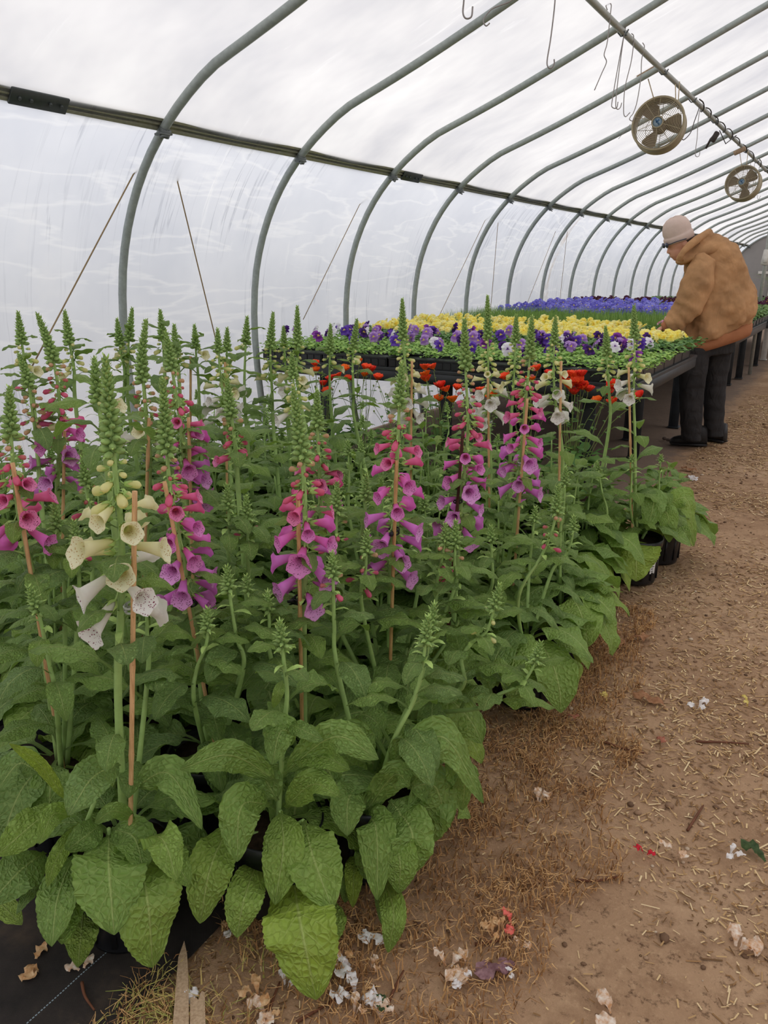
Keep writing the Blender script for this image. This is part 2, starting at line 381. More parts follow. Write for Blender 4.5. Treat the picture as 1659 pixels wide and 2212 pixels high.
BUDM = {'cream': petal_mat('cream_bud', (226, 228, 142), (240, 236, 168)), 'pink': petal_mat('pink_bud', (210, 110, 112), (222, 122, 122)), 'rose': petal_mat('rose_bud', (226, 84, 128), (236, 104, 146)),
        'peach': petal_mat('peach_bud', (224, 200, 140), (226, 180, 140))}
def wood_mat(name, a, b):
    t = NT(name); P = t.obj(); nz = t.noise(t.mapping(P, (60, 60, 5)), 3, 5, .7); n2 = t.noise(t.mapping(P, (1, 1, 1)), 260, 2, .5)
    col = t.ramp(nz, [(.3, lin(b)), (.62, lin(a))]); col = t.mix(t.math('MULTIPLY', t.math('SUBTRACT', n2, .66, clamp=True), 4, clamp=True), col, lin((70, 44, 26)))
    t.set(col, .55, .3); return t.m
M_CANE = wood_mat('bamboo_cane', (226, 182, 132), (190, 142, 96)); M_CANE2 = wood_mat('spotted_bamboo_cane', (216, 176, 118), (160, 116, 70)); M_CANED = wood_mat('dark_bamboo_cane', (86, 48, 34), (48, 28, 22))
M_BLACK = plain('black_clip_plastic', (26, 26, 28), .4, .4)
def clear_mat():
    t = NT('clear_clip_plastic'); t.set(lin((222, 226, 222)), .2, .5); t.p.inputs['Transmission Weight'].default_value = .45; return t.m
M_CLEAR = clear_mat()
# ------------------------------------------------------------------ flower parts
def bell_mesh(col, size, flare, seed):
    r_ = random.Random(seed); A = Acc(); nu, nv = 12, 20; L = size
    prof = [(0, .10), (.05, .19), (.14, .235), (.3, .26), (.5, .32), (.68, .385), (.82, .43), (.91, .47+.07*flare), (.97, .53+.15*flare), (1.0, .56+.22*flare)]
    us = np.linspace(0, 1, nu)
    def surf(off, u0=0.0):
        U = u0+(1-u0)*us; G = np.zeros((nu, nv, 3)); a = np.linspace(0, 2*np.pi, nv, endpoint=False)
        rr = np.interp(U, [p[0] for p in prof], [p[1] for p in prof])*.5*L*1.0
        for i, u in enumerate(U):
            lob = 1+(.07*flare+.025)*max(0, (u-.78)/.22)*np.cos(5*a)
            low = 1+.22*max(0, (u-.6)/.4)*np.cos(a)          # lower lip longer (local +X points down)
            r = np.maximum(rr[i]-off, .0004)*lob
            z = L*u*(1-.06+.06*low)+L*.10*max(0, (u-.8)/.2)*np.cos(a)+L*.018*max(0, (u-.85)/.15)*np.cos(5*a)
            G[i, :, 0] = r*np.cos(a)+.05*L*u*u; G[i, :, 1] = r*np.sin(a); G[i, :, 2] = z
        return G, U
    G, U = surf(0); uu = np.repeat(U[:, None], nv, 1); vv = np.repeat(np.linspace(0, 1, nv)[None], nu, 0)
    A.grid(G, mat=0, uv=np.stack([uu, vv], -1), wrap=True)
    G, U = surf(.0009, .25); uu = np.repeat(U[:, None], nv, 1); A.grid(G, mat=1, uv=np.stack([uu, vv], -1), wrap=True)
    # sepals hugging the neck, and the little stalk (local -Z end)
    for k in range(5):
        a = k*2*math.pi/5+.3; d = np.array([math.cos(a), math.sin(a), 0]); s = np.array([-math.sin(a), math.cos(a), 0])
        rows = []
        for t in np.linspace(0, 1, 5):
            wd = .075*L*math.sin(math.pi*min(1, t*.85+.15))**.8*(1-t*.6); c = d*(.02+.12*min(1, t*2.2)+.03*t)*L+np.array([0, 0, (-.06+.32*t)*L]); rows.append([c-s*wd, c+d*.01*L, c+s*wd])
        A.grid(np.array(rows), mat=2)
    A.tube([(0, 0, .02*L), (-.03*L, 0, -.10*L), (-.10*L, 0, -.22*L), (-.18*L, 0, -.30*L)], [.03*L, .025*L, .022*L, .02*L], 6, mat=3)
    return A.mesh('flower', [BELL[col][0], BELL[col][1], M_BRACT, M_STEM])
BM = {(c, v): bell_mesh(c, .051+.0045*v, .5+.35*v, v) for c in BELL for v in range(3)}
def bud_mesh(col, L, fat):
    A = Acc(); nv = 9; us = np.linspace(0, 1, 8); a = np.linspace(0, 2*np.pi, nv, endpoint=False)
    rr = np.interp(us, [0, .12, .4, .75, .92, 1], [.12, .2, .25, .30, .22, .02])*L*fat
    G = np.stack([rr[:, None]*np.cos(a)+.06*L*(us**2)[:, None], rr[:, None]*np.sin(a), np.repeat((us*L)[:, None], nv, 1)], -1)
    A.grid(G, mat=0, uv=np.stack([np.repeat(us[:, None], nv, 1)]*2, -1), wrap=True)
    for k in range(5):
        t_ = k*2*math.pi/5; d = np.array([math.cos(t_), math.sin(t_), 0]); s = np.array([-math.sin(t_), math.cos(t_), 0]); rows = []
        for t in np.linspace(0, 1, 4):
            wd = .13*L*(1-t)**.7; c = d*(.06+.24*fat*min(1, t*1.6))*L+np.array([0, 0, (-.08+.5*t)*L]); rows.append([c-s*wd, c+d*.02*L, c+s*wd])
        A.grid(np.array(rows), mat=1)
    A.tube([(0, 0, 0), (-.05*L, 0, -.15*L), (-.2*L, 0, -.32*L)], [.07*L, .05*L, .045*L], 5, mat=2)
    return A.mesh('bud', [BUDM[col], M_BRACT, M_STEM])
BUD = {('cream', 0): bud_mesh('cream', .017, 1.05), ('cream', 1): bud_mesh('cream', .026, .9), ('pink', 0): bud_mesh('pink', .016, 1.05), ('rose', 0): bud_mesh('rose', .026, .85), ('rose', 1): bud_mesh('rose', .038, .66),
       ('peach', 0): bud_mesh('peach', .018, 1.1), ('peach', 1): bud_mesh('peach', .022, 1.0)}
def qz(d, down=None):                     # rotation taking local +Z to d with local +X as far down as possible
    z = Vector(d).normalized(); x = Vector((0, 0, -1)); x = (x-z*x.dot(z))
    if x.length < 1e-4: x = Vector((1, 0, 0))
    x.normalize(); y = z.cross(x)
    return Matrix((x, y, z)).transposed().to_quaternion()
# ------------------------------------------------------------------ leaves
def leaf(A, path, W, out, nu=12, nv=6, tint=.5, ruf=.10, fold=.25, pet=.20, seed=0, tipw=.55, mat=0, wide=.5):
    r_ = random.Random(seed); P = spline(path, nu); L = float(np.linalg.norm(np.diff(P, axis=0), axis=1).sum())
    T = np.gradient(P, axis=0); T /= np.linalg.norm(T, axis=1)[:, None]+1e-9
    ref = np.array([out[0]*.8, out[1]*.8, .62]); S = np.cross(T, ref); n_ = np.linalg.norm(S, axis=1)
    for i in range(nu):
        if n_[i] < .15: S[i] = S[i-1] if i else np.array([-out[1], out[0], 0])
    for i in range(1, nu):
        if S[i].dot(S[i-1]) < 0: S[i] = -S[i]
    S /= np.linalg.norm(S, axis=1)[:, None]+1e-9
    N = np.cross(S, T)
    u = np.linspace(0, 1, nu); ub = np.clip((u-pet)/(1-pet), 0, 1)
    a_, b_ = .62*wide/.5, tipw+.25
    w = (ub**a_)*((1-ub)**b_); w = w/w.max()
    w = np.maximum(w*.5*W, np.where(u < pet+.06, .035*W+.002, 0)); w[-1] = .0005
    v = np.linspace(-1, 1, nv+1); ph = r_.uniform(0, 6.28); k = r_.uniform(9, 15); tw = r_.uniform(-.45, .45)
    G = np.zeros((nu, nv+1, 3)); ser = 1+.024*np.sin(u*L*420+ph)*(u > pet) if nu > 20 else 1+.05*np.sin(np.arange(nu)*2.6+ph)*(u > pet)
    for i in range(nu):
        ang = tw*u[i]; s = S[i]*math.cos(ang)+N[i]*math.sin(ang); n = N[i]*math.cos(ang)-S[i]*math.sin(ang)
        ruff = ruf*w[i]*np.abs(v)**2.2*np.sin(k*u[i]+ph+np.where(v > 0, 1.7, 0))+ruf*.5*w[i]*np.abs(v)*np.sin(k*2.3*u[i]+2*ph+3*v)
        f = fold*w[i]*(np.abs(v)**1.2)-.12*w[i]*v*v
        G[i] = P[i]+np.outer(v*w[i]*ser[i]*(1-.12*fold), s)+np.outer(f+ruff, n)
    uv = np.stack(np.meshgrid(ub, (v+1)/2, indexing='ij'), -1)
    A.grid(G, tint, mat, uv=uv)
def arch(base, az, L, e0, e1, n=4, sag=0.0):
    P = [np.array(tuple(base), float)]; d = np.array([math.cos(az), math.sin(az)])
    for i in range(n):
        e = e0+(e1-e0)*((i+.5)/n)**.85; st = L/n
        P.append(P[-1]+np.array([d[0]*math.cos(e)*st, d[1]*math.cos(e)*st, math.sin(e)*st]))
    for p in P[1:]:
        if p[2] < .012: p[2] = .012+.002*rnd.random()
    return P
POTR, POTH = .108, .215
def pot(root, sticker=None):
    A = Acc(); A.lathe([(0, .004), (.078, .004), (.088, 0), (.092, .012), (.100, .15), (.103, .175), (.109, .178), (.111, .215), (.107, .217), (.104, .205), (.101, .19), (.0, .19)], 36)
    for k in range(12):
        a = k*math.pi/6; A.box((.096*math.cos(a), .096*math.sin(a), .09), (.006, .012, .13), Quaternion((0, 0, 1), a))
    o = A.build('pot', M_POT, root, org=(0, 0, 0))
    S = Acc(); n = 20; a = np.linspace(0, 2*np.pi, n, endpoint=False)
    G = np.array([[(r*math.cos(t), r*math.sin(t), .193+.012*(1-r/.1)+.004*noise.noise((r*60, t*3, 0))) for t in a] for r in (.102, .08, .055, .03, .0)])
    S.grid(G, wrap=True); S.build('soil', M_SOIL, root, org=(0, 0, 0)); o.location = (0, 0, 0)
    return o
# ------------------------------------------------------------------ one flower spike (part) with its flowers and buds (sub-parts)
def spike(root, P, g, b, B, kind, side=None, seed=0, r0=.0075, r1=.0028, fs=1.0, dens=1.0):
    """P: stem path (bottom to top); g green tip length, b bud zone, B open flower zone (metres from the top down)"""
    r_ = random.Random(seed); n = 40; S = spline(P, n); seg = np.linalg.norm(np.diff(S, axis=0), axis=1); cum = np.concatenate([[0], np.cumsum(seg)]); Ltot = cum[-1]
    def at(h):                               # h metres below the top
        s = max(0.0, Ltot-h); p = np.array([np.interp(s, cum, S[:, i]) for i in range(3)]); q = np.array([np.interp(min(Ltot, s+.01), cum, S[:, i]) for i in range(3)])
        return p, (q-p)/(np.linalg.norm(q-p)+1e-9) if s < Ltot-.001 else np.array([0, 0, 1.])
    A = Acc(); A.tube(S, np.linspace(r0, r1, n), 8)
    # bracts below each bud and flower along the stem
    h = g; k = 0
    while h < g+b+B+.05:
        p, t = at(h); az = k*2.4+seed; L = .018+.03*(h-g)/(b+B+.05); d = np.array([math.cos(az), math.sin(az), .25]); leaf(A, [p, p+d*L*.6, p+d*L+np.array([0, 0, -.3*L])], L*.34, d, 5, 2, .5, .0, .2, .02, k, mat=1); h += .016; k += 1
    o = A.build('flower_spike', [M_STEM, M_BRACT], root)
    org = wloc(o)
    T = Acc(); h = 0.0; k = 0; gk = min(1.0, .62+g*3.0)
    while h < g:
        f = h/max(g, 1e-6); p, t = at(h); az = k*2.39996+seed; d = np.array([math.cos(az), math.sin(az), 0]); rr = (.0032+.0165*f**.85)*gk
        el = .95-1.0*f; dd = d*math.cos(el)+np.array([0, 0, math.sin(el)]); c = p+d*rr*.75+np.array([0, 0, .003])
        s_ = (.0032+.0062*f)*gk; T.ell(c, (s_*.8, s_*.8, s_*1.35), qz(dd), 5, 6, .5, 0)
        L = .009+.009*f; leaf(T, [c-d*s_, c+dd*L*.6, c+dd*L+np.array([0, 0, .18*L*(1-2*f)])], (.0042+.001*f)*gk, dd, 4, 2, .5, 0, .3, .02, k, mat=1)
        h += (.0013+.0019*f)*gk; k += 1
    T.build('bud_tip', [M_GREENBUD, M_BRACT], o)
    h = g; k = 0
    while h < g+b:
        f = (h-g)/max(b, 1e-6); p, t = at(h); az = k*2.39996+seed+r_.uniform(-.3, .3); d = np.array([math.cos(az), math.sin(az), 0])
        el = .15-.5*f; dd = d*math.cos(el)+np.array([0, 0, math.sin(el)]); c = p+d*(.012+.006*f)
        if kind in ('cream', 'white'): m = BUD[('cream', 0 if f < .5 else 1)]
        elif kind == 'mixed': m = BUD[('peach', 0 if f < .5 else 1)] if r_.random() < .6 else BUD[('rose', 0)]
        else: m = BUD[('peach', 0)] if f < .25 else (BUD[('pink', 0)] if f < .5 else BUD[('rose', 0 if f < .75 else 1)])
        place('bud', m, o, Vector(c)-org, qz(dd), (1+(fs-1)*2*f)*r_.uniform(.85, 1.15)); h += .0078/dens; k += 1
    h = g+b; k = 0
    nfl = 0
    while h < g+b+B:
        f = (h-g-b)/max(B, 1e-6); p, t = at(h); az = k*2.39996+seed*1.7+r_.uniform(-.35, .35)
        if side is not None:                 # flowers lean to one side of the stem
            da = (az-side+math.pi) % (2*math.pi)-math.pi; az = side+da*.72
        d = np.array([math.cos(az), math.sin(az), 0]); el = .0-.3*f+r_.uniform(-.3, .22); dd = d*math.cos(el)+np.array([0, 0, math.sin(el)])
        if kind == 'purple': c = 'pink' if f < .18 else ('magenta' if f < .5 else 'orchid')
        elif kind == 'pinks': c = 'pink' if f < .6 else 'magenta'
        elif kind == 'cream': c = 'cream' if f < .55 else 'white'
        else: c = 'cream' if f < .3 else 'white'
        m = BM[(c, min(2, int(f*2.2)+r_.choice((0, 0, 1))))]
        c0 = p+d*(.018)+np.array([0, 0, -.004]); place('flower', m, o, Vector(c0)-org, qz(dd), fs*r_.uniform(.92, 1.12)*(.82+.2*min(1, f*3)))
        h += (.0125+.0045*f)/dens*r_.uniform(.75, 1.25); k += 1; nfl += 1
    return o
def stem_leaves(A, S, n, L0, L1, W, seed, tint=.4, nu=10, nv=4, lo=.05, hi=.75):
    r_ = random.Random(seed); S = np.asarray(S)
    for k in range(n):
        f = k/max(1, n-1); s = lo+(hi-lo)*f; i = s*(len(S)-1); a = int(i); p = S[a]+(S[min(a+1, len(S)-1)]-S[a])*(i-a)
        az = k*2.399+seed+r_.uniform(-.4, .4); L = (L0+(L1-L0)*f)*r_.uniform(.85, 1.15)
        leaf(A, arch(p, az, L, r_.uniform(.7, 1.15), r_.uniform(-1.15, -.1)), W*(L/L0)*r_.uniform(.85, 1.1), (math.cos(az), math.sin(az)), nu, nv, min(1, max(0, tint+r_.uniform(-.2, .2))), .2, .34, .22, k+seed*31, mat=0)
def rosette(A, c, n, L, W, seed, nu=12, nv=6, az0=0.0, spread=2*math.pi, tint=.55, droop=-1.35):
    r_ = random.Random(seed)
    for k in range(n):
        f = k/n; az = az0+((k*2.399) % (2*math.pi))/(2*math.pi)*spread+r_.uniform(-.25, .25); l = L*r_.uniform(.75, 1.15)
        b = np.array(tuple(c))+np.array([math.cos(az), math.sin(az), 0])*.02+np.array([0, 0, .05*f])
        leaf(A, arch(b, az, l, r_.uniform(.35, .75)+.4*f, droop*r_.uniform(.75, 1.1)*(1-.3*f), 5), W*l/L*r_.uniform(.85, 1.1), (math.cos(az), math.sin(az)), nu, nv, min(1, max(0, tint+.3*(1-f)-.2+r_.uniform(-.18, .18))), .20, .26, .22, k+seed*17)
def cane(root, base, top, mat, seed=0, r=.0049):
    A = Acc(); r_ = random.Random(seed); n = 40; P = [Vector(base).lerp(Vector(top), i/(n-1)) for i in range(n)]; L = (Vector(top)-Vector(base)).length
    nodes = [.12+.2*k for k in range(8)]; rad = []
    for i in range(n):
        d = min(abs(i/(n-1)*L-x) for x in nodes); rad.append(r*(1.22 if d < L/(n-1)*.6 else 1.0))
    A.tube(P, rad, 9); return A.build('bamboo_stake', mat, root)
def clip(root, p, mat, seed=0):
    A = Acc(); r_ = random.Random(seed); a0 = r_.uniform(0, 6.28); p = np.array(tuple(p))
    A.lathe([(.013, -.007), (.0155, -.007), (.0155, -.003), (.013, -.003)], 16, p, q=Quaternion((1, 0, 0), .2)); A.lathe([(.013, .003), (.0155, .003), (.0155, .007), (.013, .007)], 16, p, q=Quaternion((1, 0, 0), .2))
    for k in range(8):
        a = k*math.pi/4; A.box(p+np.array([.0142*math.cos(a), .0142*math.sin(a), 0]), (.003, .003, .012), Quaternion((0, 0, 1), a))
    q = Quaternion((0, 0, 1), a0); d = np.array(tuple(q @ Vector((.022, 0, 0)))); A.box(p+d, (.018, .010, .012), q, bev=.002)
    return A.build('plant_clip', mat, root)
# ------------------------------------------------------------------ the plants
POTS = []
def foxglove(pos, label, group=None, detail=0, seed=0, name='potted_foxglove'):
    root = thing(name, label, 'foxglove', (pos[0], pos[1], 0), group); root['_'] = 0; del root['_']
    pot(root); POTS.append((pos[0], pos[1], root)); return root
def stem_from_px(pts, F, pos, zb=.2, Ft=None):
    """stem path from the pot up through surveyed points (listed from the top down)"""
    Q = [at_f(x, y, F if Ft is None else F+(Ft-F)*(1-i/max(1, len(pts)-1))) for i, (x, y) in enumerate(pts)][::-1]
    Q = [q for q in Q if q.z > zb+.12]
    return [Vector((pos[0]*.8+Q[0].x*.2*1, pos[1]*.8+Q[0].y*.2, zb))]+Q
# flowering plants surveyed from the photograph: top-down stem pixels, distance, zones measured in pixels of y, kind, cane and clip
FL = [
 # pts, F, green_end_y, bud_end_y, flower_end_y, kind, side_px(+1 right,-1 left,0 all), cane [(top),(bottom)], cane mat, clip px, clip mat, label
 ([(228, 776), (238, 900), (249, 1024), (262, 1150), (262, 1300), (255, 1500)], 1.36, 985, 1085, 1320, 'cream', 0, [(291, 1061), (283, 1690)], 0, (285, 1312), 'c', 'cream and white foxglove in front, tied to an orange-tan cane with a clear clip'),
 ([(352, 822), (358, 930), (366, 1041), (383, 1142), (400, 1240), (425, 1400)], 1.72, 985, 1070, 1300, 'purple', 1, [(355, 1040), (432, 1440)], 0, (413, 1300), 'b', 'purple foxglove on a slanting stem right behind the cream foxglove, black clip low down'),
 ([(634, 842), (645, 930), (655, 1010), (660, 1176), (656, 1390)], 1.72, 1000, 1075, 1285, 'purple', 0, [(644, 1078), (655, 1720)], 1, (648, 1295), 'b', 'pink-purple foxglove with a fat green tip on a spotted cane, black clip on bare cane'),
 ([(868, 789), (862, 890), (858, 985), (848, 1150), (842, 1300), (842, 1480)], 1.95, 885, 955, 1235, 'purple', 0, [(857, 995), (841, 1500)], 1, (851, 1147), 'b', 'tall purple foxglove on a tan cane clipped in black half way up its flowers'),
 ([(1003, 692), (1006, 800), (1011, 922), (1004, 1010), (994, 1110)], 2.35, 800, 930, 1135, 'purple', 0, [(1000, 931), (986, 1120)], 2, (989, 1080), 'b', 'purple foxglove tied to a dark brown cane'),
 ([(1149, 686), (1143, 790), (1136, 861), (1126, 980), (1115, 1110)], 2.7, 775, 860, 1065, 'purple', 0, [(1139, 861), (1118, 1140)], 0, (1127, 1000), 'c', 'purple foxglove on an orange-tan cane with a clear clip, right of the dark caned one'),
 ([(1053, 642), (1054, 740), (1055, 830), (1057, 940), (1060, 1040)], 3.25, 735, 800, 905, 'white', 0, [(1054, 817), (1056, 1010)], 0, (1056, 912), 'c', 'white foxglove with a clear clip, its thin green tip highest in the middle'),
 ([(1115, 682), (1113, 760), (1108, 850), (1103, 950)], 3.35, 745, 822, 835, 'cream', 0, None, 0, None, '', 'pale yellow budded foxglove between the white and the orange caned purple one'),
 ([(1200, 686), (1196, 780), (1199, 860), (1211, 940), (1216, 1020)], 3.05, 745, 800, 893, 'white', 0, [(1212, 780), (1208, 1030)], 0, (1206, 912), 'c', 'white foxglove with curved stem in front of the orange geums'),
 ([(1308, 708), (1312, 790), (1316, 850), (1315, 930)], 3.45, 770, 812, 818, 'cream', 0, None, 0, None, '', 'small pale yellow budded foxglove left of the last white one by the aisle'),
 ([(1369, 662), (1371, 760), (1369, 850), (1372, 960), (1372, 1060)], 3.36, 735, 800, 845, 'white', 0, [(1358, 793), (1364, 1075)], 0, (1362, 843), 'c', 'white foxglove standing nearest the dirt aisle in a black pot with a white sticker'),
 ([(869, 648), (871, 740), (880, 830), (886, 920)], 3.2, 735, 805, 895, 'white', 0, [(890, 780), (888, 960)], 0, None, '', 'white foxglove rising behind the tall black clipped purple one'),
 ([(714, 703), (712, 780), (713, 850), (718, 920)], 3.45, 765, 790, 792, 'cream', 0, None, 0, None, '', 'leafy yellow budded foxglove in front of the purple pansies, upright'),
 ([(771, 692), (762, 770), (764, 850), (768, 920)], 3.45, 755, 785, 787, 'cream', 0, None, 0, None, '', 'leafy yellow budded foxglove whose tip bends right before the purple pansies'),
 ([(590, 677), (584, 760), (588, 850), (592, 940)], 3.25, 755, 818, 828, 'cream', 0, None, 0, None, '', 'cream budded foxglove in front of the left end of the pansy bench'),
 ([(612, 708), (616, 780), (620, 860)], 3.4, 750, 775, 776, 'cream', 0, None, 0, None, '', 'short dark tipped foxglove just left of the tall slim one before the bench'),
 ([(642, 664), (643, 760), (646, 850)], 3.2, 750, 800, 835, 'cream', 0, None, 0, None, '', 'tall slim cream budded foxglove above the fat tipped pink one'),
 ([(534, 686), (530, 760), (528, 840), (532, 920)], 3.25, 745, 750, 751, 'cream', 0, None, 0, None, '', 'all green leafy foxglove spike against the second full hoop'),
 ([(685, 846), (686, 930), (690, 1020), (694, 1120)], 2.15, 930, 1010, 1095, 'pinks', 0, None, 0, None, '', 'slighter pink foxglove close behind the spotted cane'),
 ([(39, 677), (50, 760), (62, 820), (75, 900)], 2.75, 745, 795, 797, 'cream', 0, None, 0, None, '', 'yellow budded foxglove tip at the far left leaning to the right'),
 ([(42, 768), (60, 825), (72, 900), (84, 1010)], 2.3, 840, 930, 935, 'mixed', 0, None, 0, None, '', 'pink budded foxglove at the far left under the yellow budded tip'),
 ([(81, 681), (110, 760), (127, 850), (129, 960), (124, 1090)], 2.35, 790, 890, 1050, 'purple', 0, [(140, 900), (135, 1150)], 0, None, '', 'tall leaning purple foxglove on the left with a ring of open bells'),
 ([(140, 674), (150, 740), (160, 800), (166, 900)], 2.85, 745, 800, 803, 'cream', 0, None, 0, None, '', 'yellow budded foxglove against the wall right of the tall leaning purple one'),
 ([(21, 840), (25, 960), (36, 1080), (58, 1190), (80, 1300)], 1.68, 950, 1040, 1165, 'pinks', 0, [(27, 1000), (75, 1290)], 0, None, '', 'deep pink foxglove cut by the left edge of the picture'),
 ([(253, 691), (260, 760), (268, 850)], 3.2, 750, 795, 797, 'cream', 0, None, 0, None, '', 'yellow budded foxglove just left of the nearest full hoop'),
 ([(286, 668), (278, 740), (276, 820), (280, 900)], 3.2, 740, 765, 767, 'cream', 0, None, 0, None, '', 'yellow budded foxglove overlapping the nearest full hoop'),
 ([(316, 695), (306, 780), (312, 850), (318, 930), (322, 1040)], 2.25, 830, 925, 960, 'mixed', 0, [(322, 903), (317, 1060)], 0, None, '', 'peach budded foxglove with a short cane above the cream foxglove'),
 ([(346, 672), (352, 740), (356, 820)], 3.1, 735, 760, 762, 'cream', 0, None, 0, None, '', 'thin green tipped foxglove right of the nearest full hoop'),
 ([(358, 720), (372, 800), (385, 880), (396, 970), (402, 1060)], 2.25, 805, 895, 1090, 'purple', 1, [(407, 902), (412, 1090)], 0, (416, 1066), 'b', 'purple foxglove with crowded dark bells on a cane behind the slanting purple one'),
 ([(376, 704), (382, 780), (388, 840)], 2.9, 765, 800, 802, 'cream', 0, None, 0, None, '', 'dark green tipped foxglove beside the crowded purple one'),
 ([(420, 704), (424, 770), (430, 850)], 3.2, 755, 757, 758, 'cream', 0, [(412, 770), (408, 905)], 0, None, '', 'bare green foxglove spike beside a thin reddish cane'),
 ([(470, 713), (474, 790), (484, 870), (490, 940)], 2.95, 765, 825, 905, 'white', 0, None, 0, None, '', 'white foxglove at left with hanging bells below twin tips'),
 ([(491, 711), (490, 780), (494, 860)], 3.05, 760, 825, 840, 'cream', 0, [(486, 782), (488, 900)], 0, None, '', 'yellow budded twin tip of the white foxglove at left, on its own stem'),
 ([(490, 821), (500, 900), (510, 980), (516, 1080)], 2.15, 905, 985, 990, 'purple', 0, None, 0, None, '', 'dark tipped foxglove with a few pink buds below the twin tips'),
 ([(204, 777), (210, 850), (222, 930), (232, 1020)], 1.85, 870, 872, 873, 'cream', 0, None, 0, None, '', 'short dark green foxglove tip left of the cream one'),
 ([(630, 765), (636, 850), (644, 930), (650, 1010)], 2.6, 820, 880, 890, 'cream', 0, None, 0, None, '', 'green foxglove column with cream buds directly above the fat tipped pink one'),
 # unopened little side spikes
]
SM = [  # small unopened spikes: pts (top-down), F, tip length m, buds m, kind, extra rose flowers
 ([(605, 1345), (612, 1420), (620, 1500), (612, 1590), (605, 1700)], 1.44, .065, .05, 'g'),
 ([(925, 1335), (915, 1420), (895, 1510), (850, 1600), (800, 1710)], 1.5, .07, .08, 'g'),
 ([(938, 1308), (926, 1390), (905, 1480), (862, 1570)], 1.55, .06, .06, 'g'),
 ([(1080, 1266), (1066, 1320), (1050, 1365), (1018, 1390), (997, 1425), (994, 1490), (975, 1580)], 1.80, .075, .07, 'cream'),
 ([(1168, 1390), (1152, 1440), (1124, 1478), (1075, 1502), (1035, 1530), (1000, 1580)], 1.74, .06, .05, 'g'),
 ([(1207, 1052), (1197, 1130), (1170, 1200), (1120, 1290), (1070, 1375)], 2.18, .09, .12, 'rose'),
 ([(1240, 1118), (1234, 1170), (1215, 1210), (1190, 1240)], 2.45, .05, .03, 'g'),
 ([(1157, 1098), (1150, 1160), (1143, 1240)], 2.5, .05, .03, 'g'), ([(1222, 1012), (1218, 1090), (1210, 1160)], 2.6, .07, .05, 'g'),
 ([(990, 1292), (986, 1350), (968, 1430)], 2.0, .05, .03, 'g'), ([(985, 1128), (982, 1210), (975, 1290)], 1.95, .08, .10, 'rose'), ([(962, 1135), (958, 1190), (945, 1250), (935, 1320)], 1.95, .06, .08, 'rose'),
 ([(490, 1228), (500, 1310), (512, 1380), (525, 1450)], 1.62, .06, .05, 'g'), ([(448, 1318), (446, 1390), (424, 1450), (420, 1520)], 1.55, .055, .05, 'g'),
 ([(62, 1272), (85, 1330), (108, 1440), (120, 1500)], 1.5, .06, .06, 'g'), ([(316, 1290), (318, 1370), (320, 1450)], 1.5, .04, .02, 'g'), ([(532, 1248), (540, 1310), (540, 1370)], 1.72, .045, .03, 'g'),
 ([(728, 1045), (727, 1130), (726, 1230), (722, 1330)], 1.95, .09, .10, 'rose'), ([(791, 1030), (788, 1110), (784, 1200)], 2.05, .07, .05, 'g'), ([(793, 1150), (790, 1230), (782, 1310)], 1.85, .06, .09, 'rose'),
 ([(717, 1197), (720, 1270), (722, 1350), (728, 1440)], 1.65, .06, .06, 'rose'), ([(578, 1282), (582, 1350), (585, 1420)], 1.65, .05, .03, 'g'), ([(160, 1130), (166, 1200), (170, 1300)], 1.7, .06, .05, 'rose'),
 ([(490, 1050), (495, 1130), (496, 1220)], 1.95, .07, .06, 'g'), ([(532, 1075), (535, 1150), (536, 1230)], 1.95, .07, .06, 'rose'), ([(118, 1090), (128, 1180), (140, 1290)], 1.75, .07, .06, 'g'), ([(178, 990), (190, 1080), (200, 1170)], 2.0, .08, .08, 'rose'),
 ([(900, 1130), (905, 1200), (902, 1280)], 2.1, .05, .03, 'g'), ([(1060, 1140), (1062, 1200), (1058, 1280)], 2.2, .05, .03, 'g'), ([(752, 955), (754, 1040), (756, 1120)], 2.6, .05, .03, 'g'), ([(780, 955), (782, 1040)], 2.7, .05, .03, 'g'),
 ([(1365, 985), (1364, 1040), (1362, 1100)], 3.3, .03, .02, 'g'), ([(1428, 985), (1424, 1040), (1420, 1100)], 3.4, .03, .01, 'g'), ([(1290, 1000), (1300, 1060), (1310, 1120)], 3.2, .04, .02, 'g'),
]
def facing(F_, side):                      # azimuth in the world for picture right/left and the near side
    return math.atan2(SW, CW) if side > 0 else math.atan2(-SW, -CW)
# where each flowering plant's pot stands: its stem followed down, then nudged apart from its neighbours
P1, P2, P3, P4, P5, P6 = (-1.20, .885), (-.965, 1.12), (-.835, 1.33), (-.80, 2.25), (-.80, 2.62), (-.93, 3.27)
sites = []
for i, f in enumerate(FL):
    pts, F = f[0], f[1]; a, b = at_f(*pts[-2], F), at_f(*pts[-1], F); t = (.2-b.z)/min(-.05, (a-b).z*-1); d = (b-a); k = (b.z-.2)/max(.05, a.z-b.z)
    p = b+d*min(k, 2.5)*.6; sites.append([p.x, p.y])
sites[0] = list(P1); sites[10] = [-.735, 3.53]
fixed = {0, 10}
extra = [P2, P3, P4, P5, P6, (-.70, 3.86)]
for it in range(200):
    for i in range(len(sites)):
        if i in fixed: continue
        for q in sites[:i]+sites[i+1:]+[list(e) for e in extra]:
            dx, dy = sites[i][0]-q[0], sites[i][1]-q[1]; dd = math.hypot(dx, dy)
            if dd < .235:
                s_ = (.235-dd)*.5/(dd+1e-6); sites[i][0] += dx*s_+.002*rnd.uniform(-1, 1); sites[i][1] += dy*s_
        sites[i][0] = max(-3.55, min(-.82, sites[i][0])); sites[i][1] = max(.95, min(3.95, sites[i][1]))
fill = []
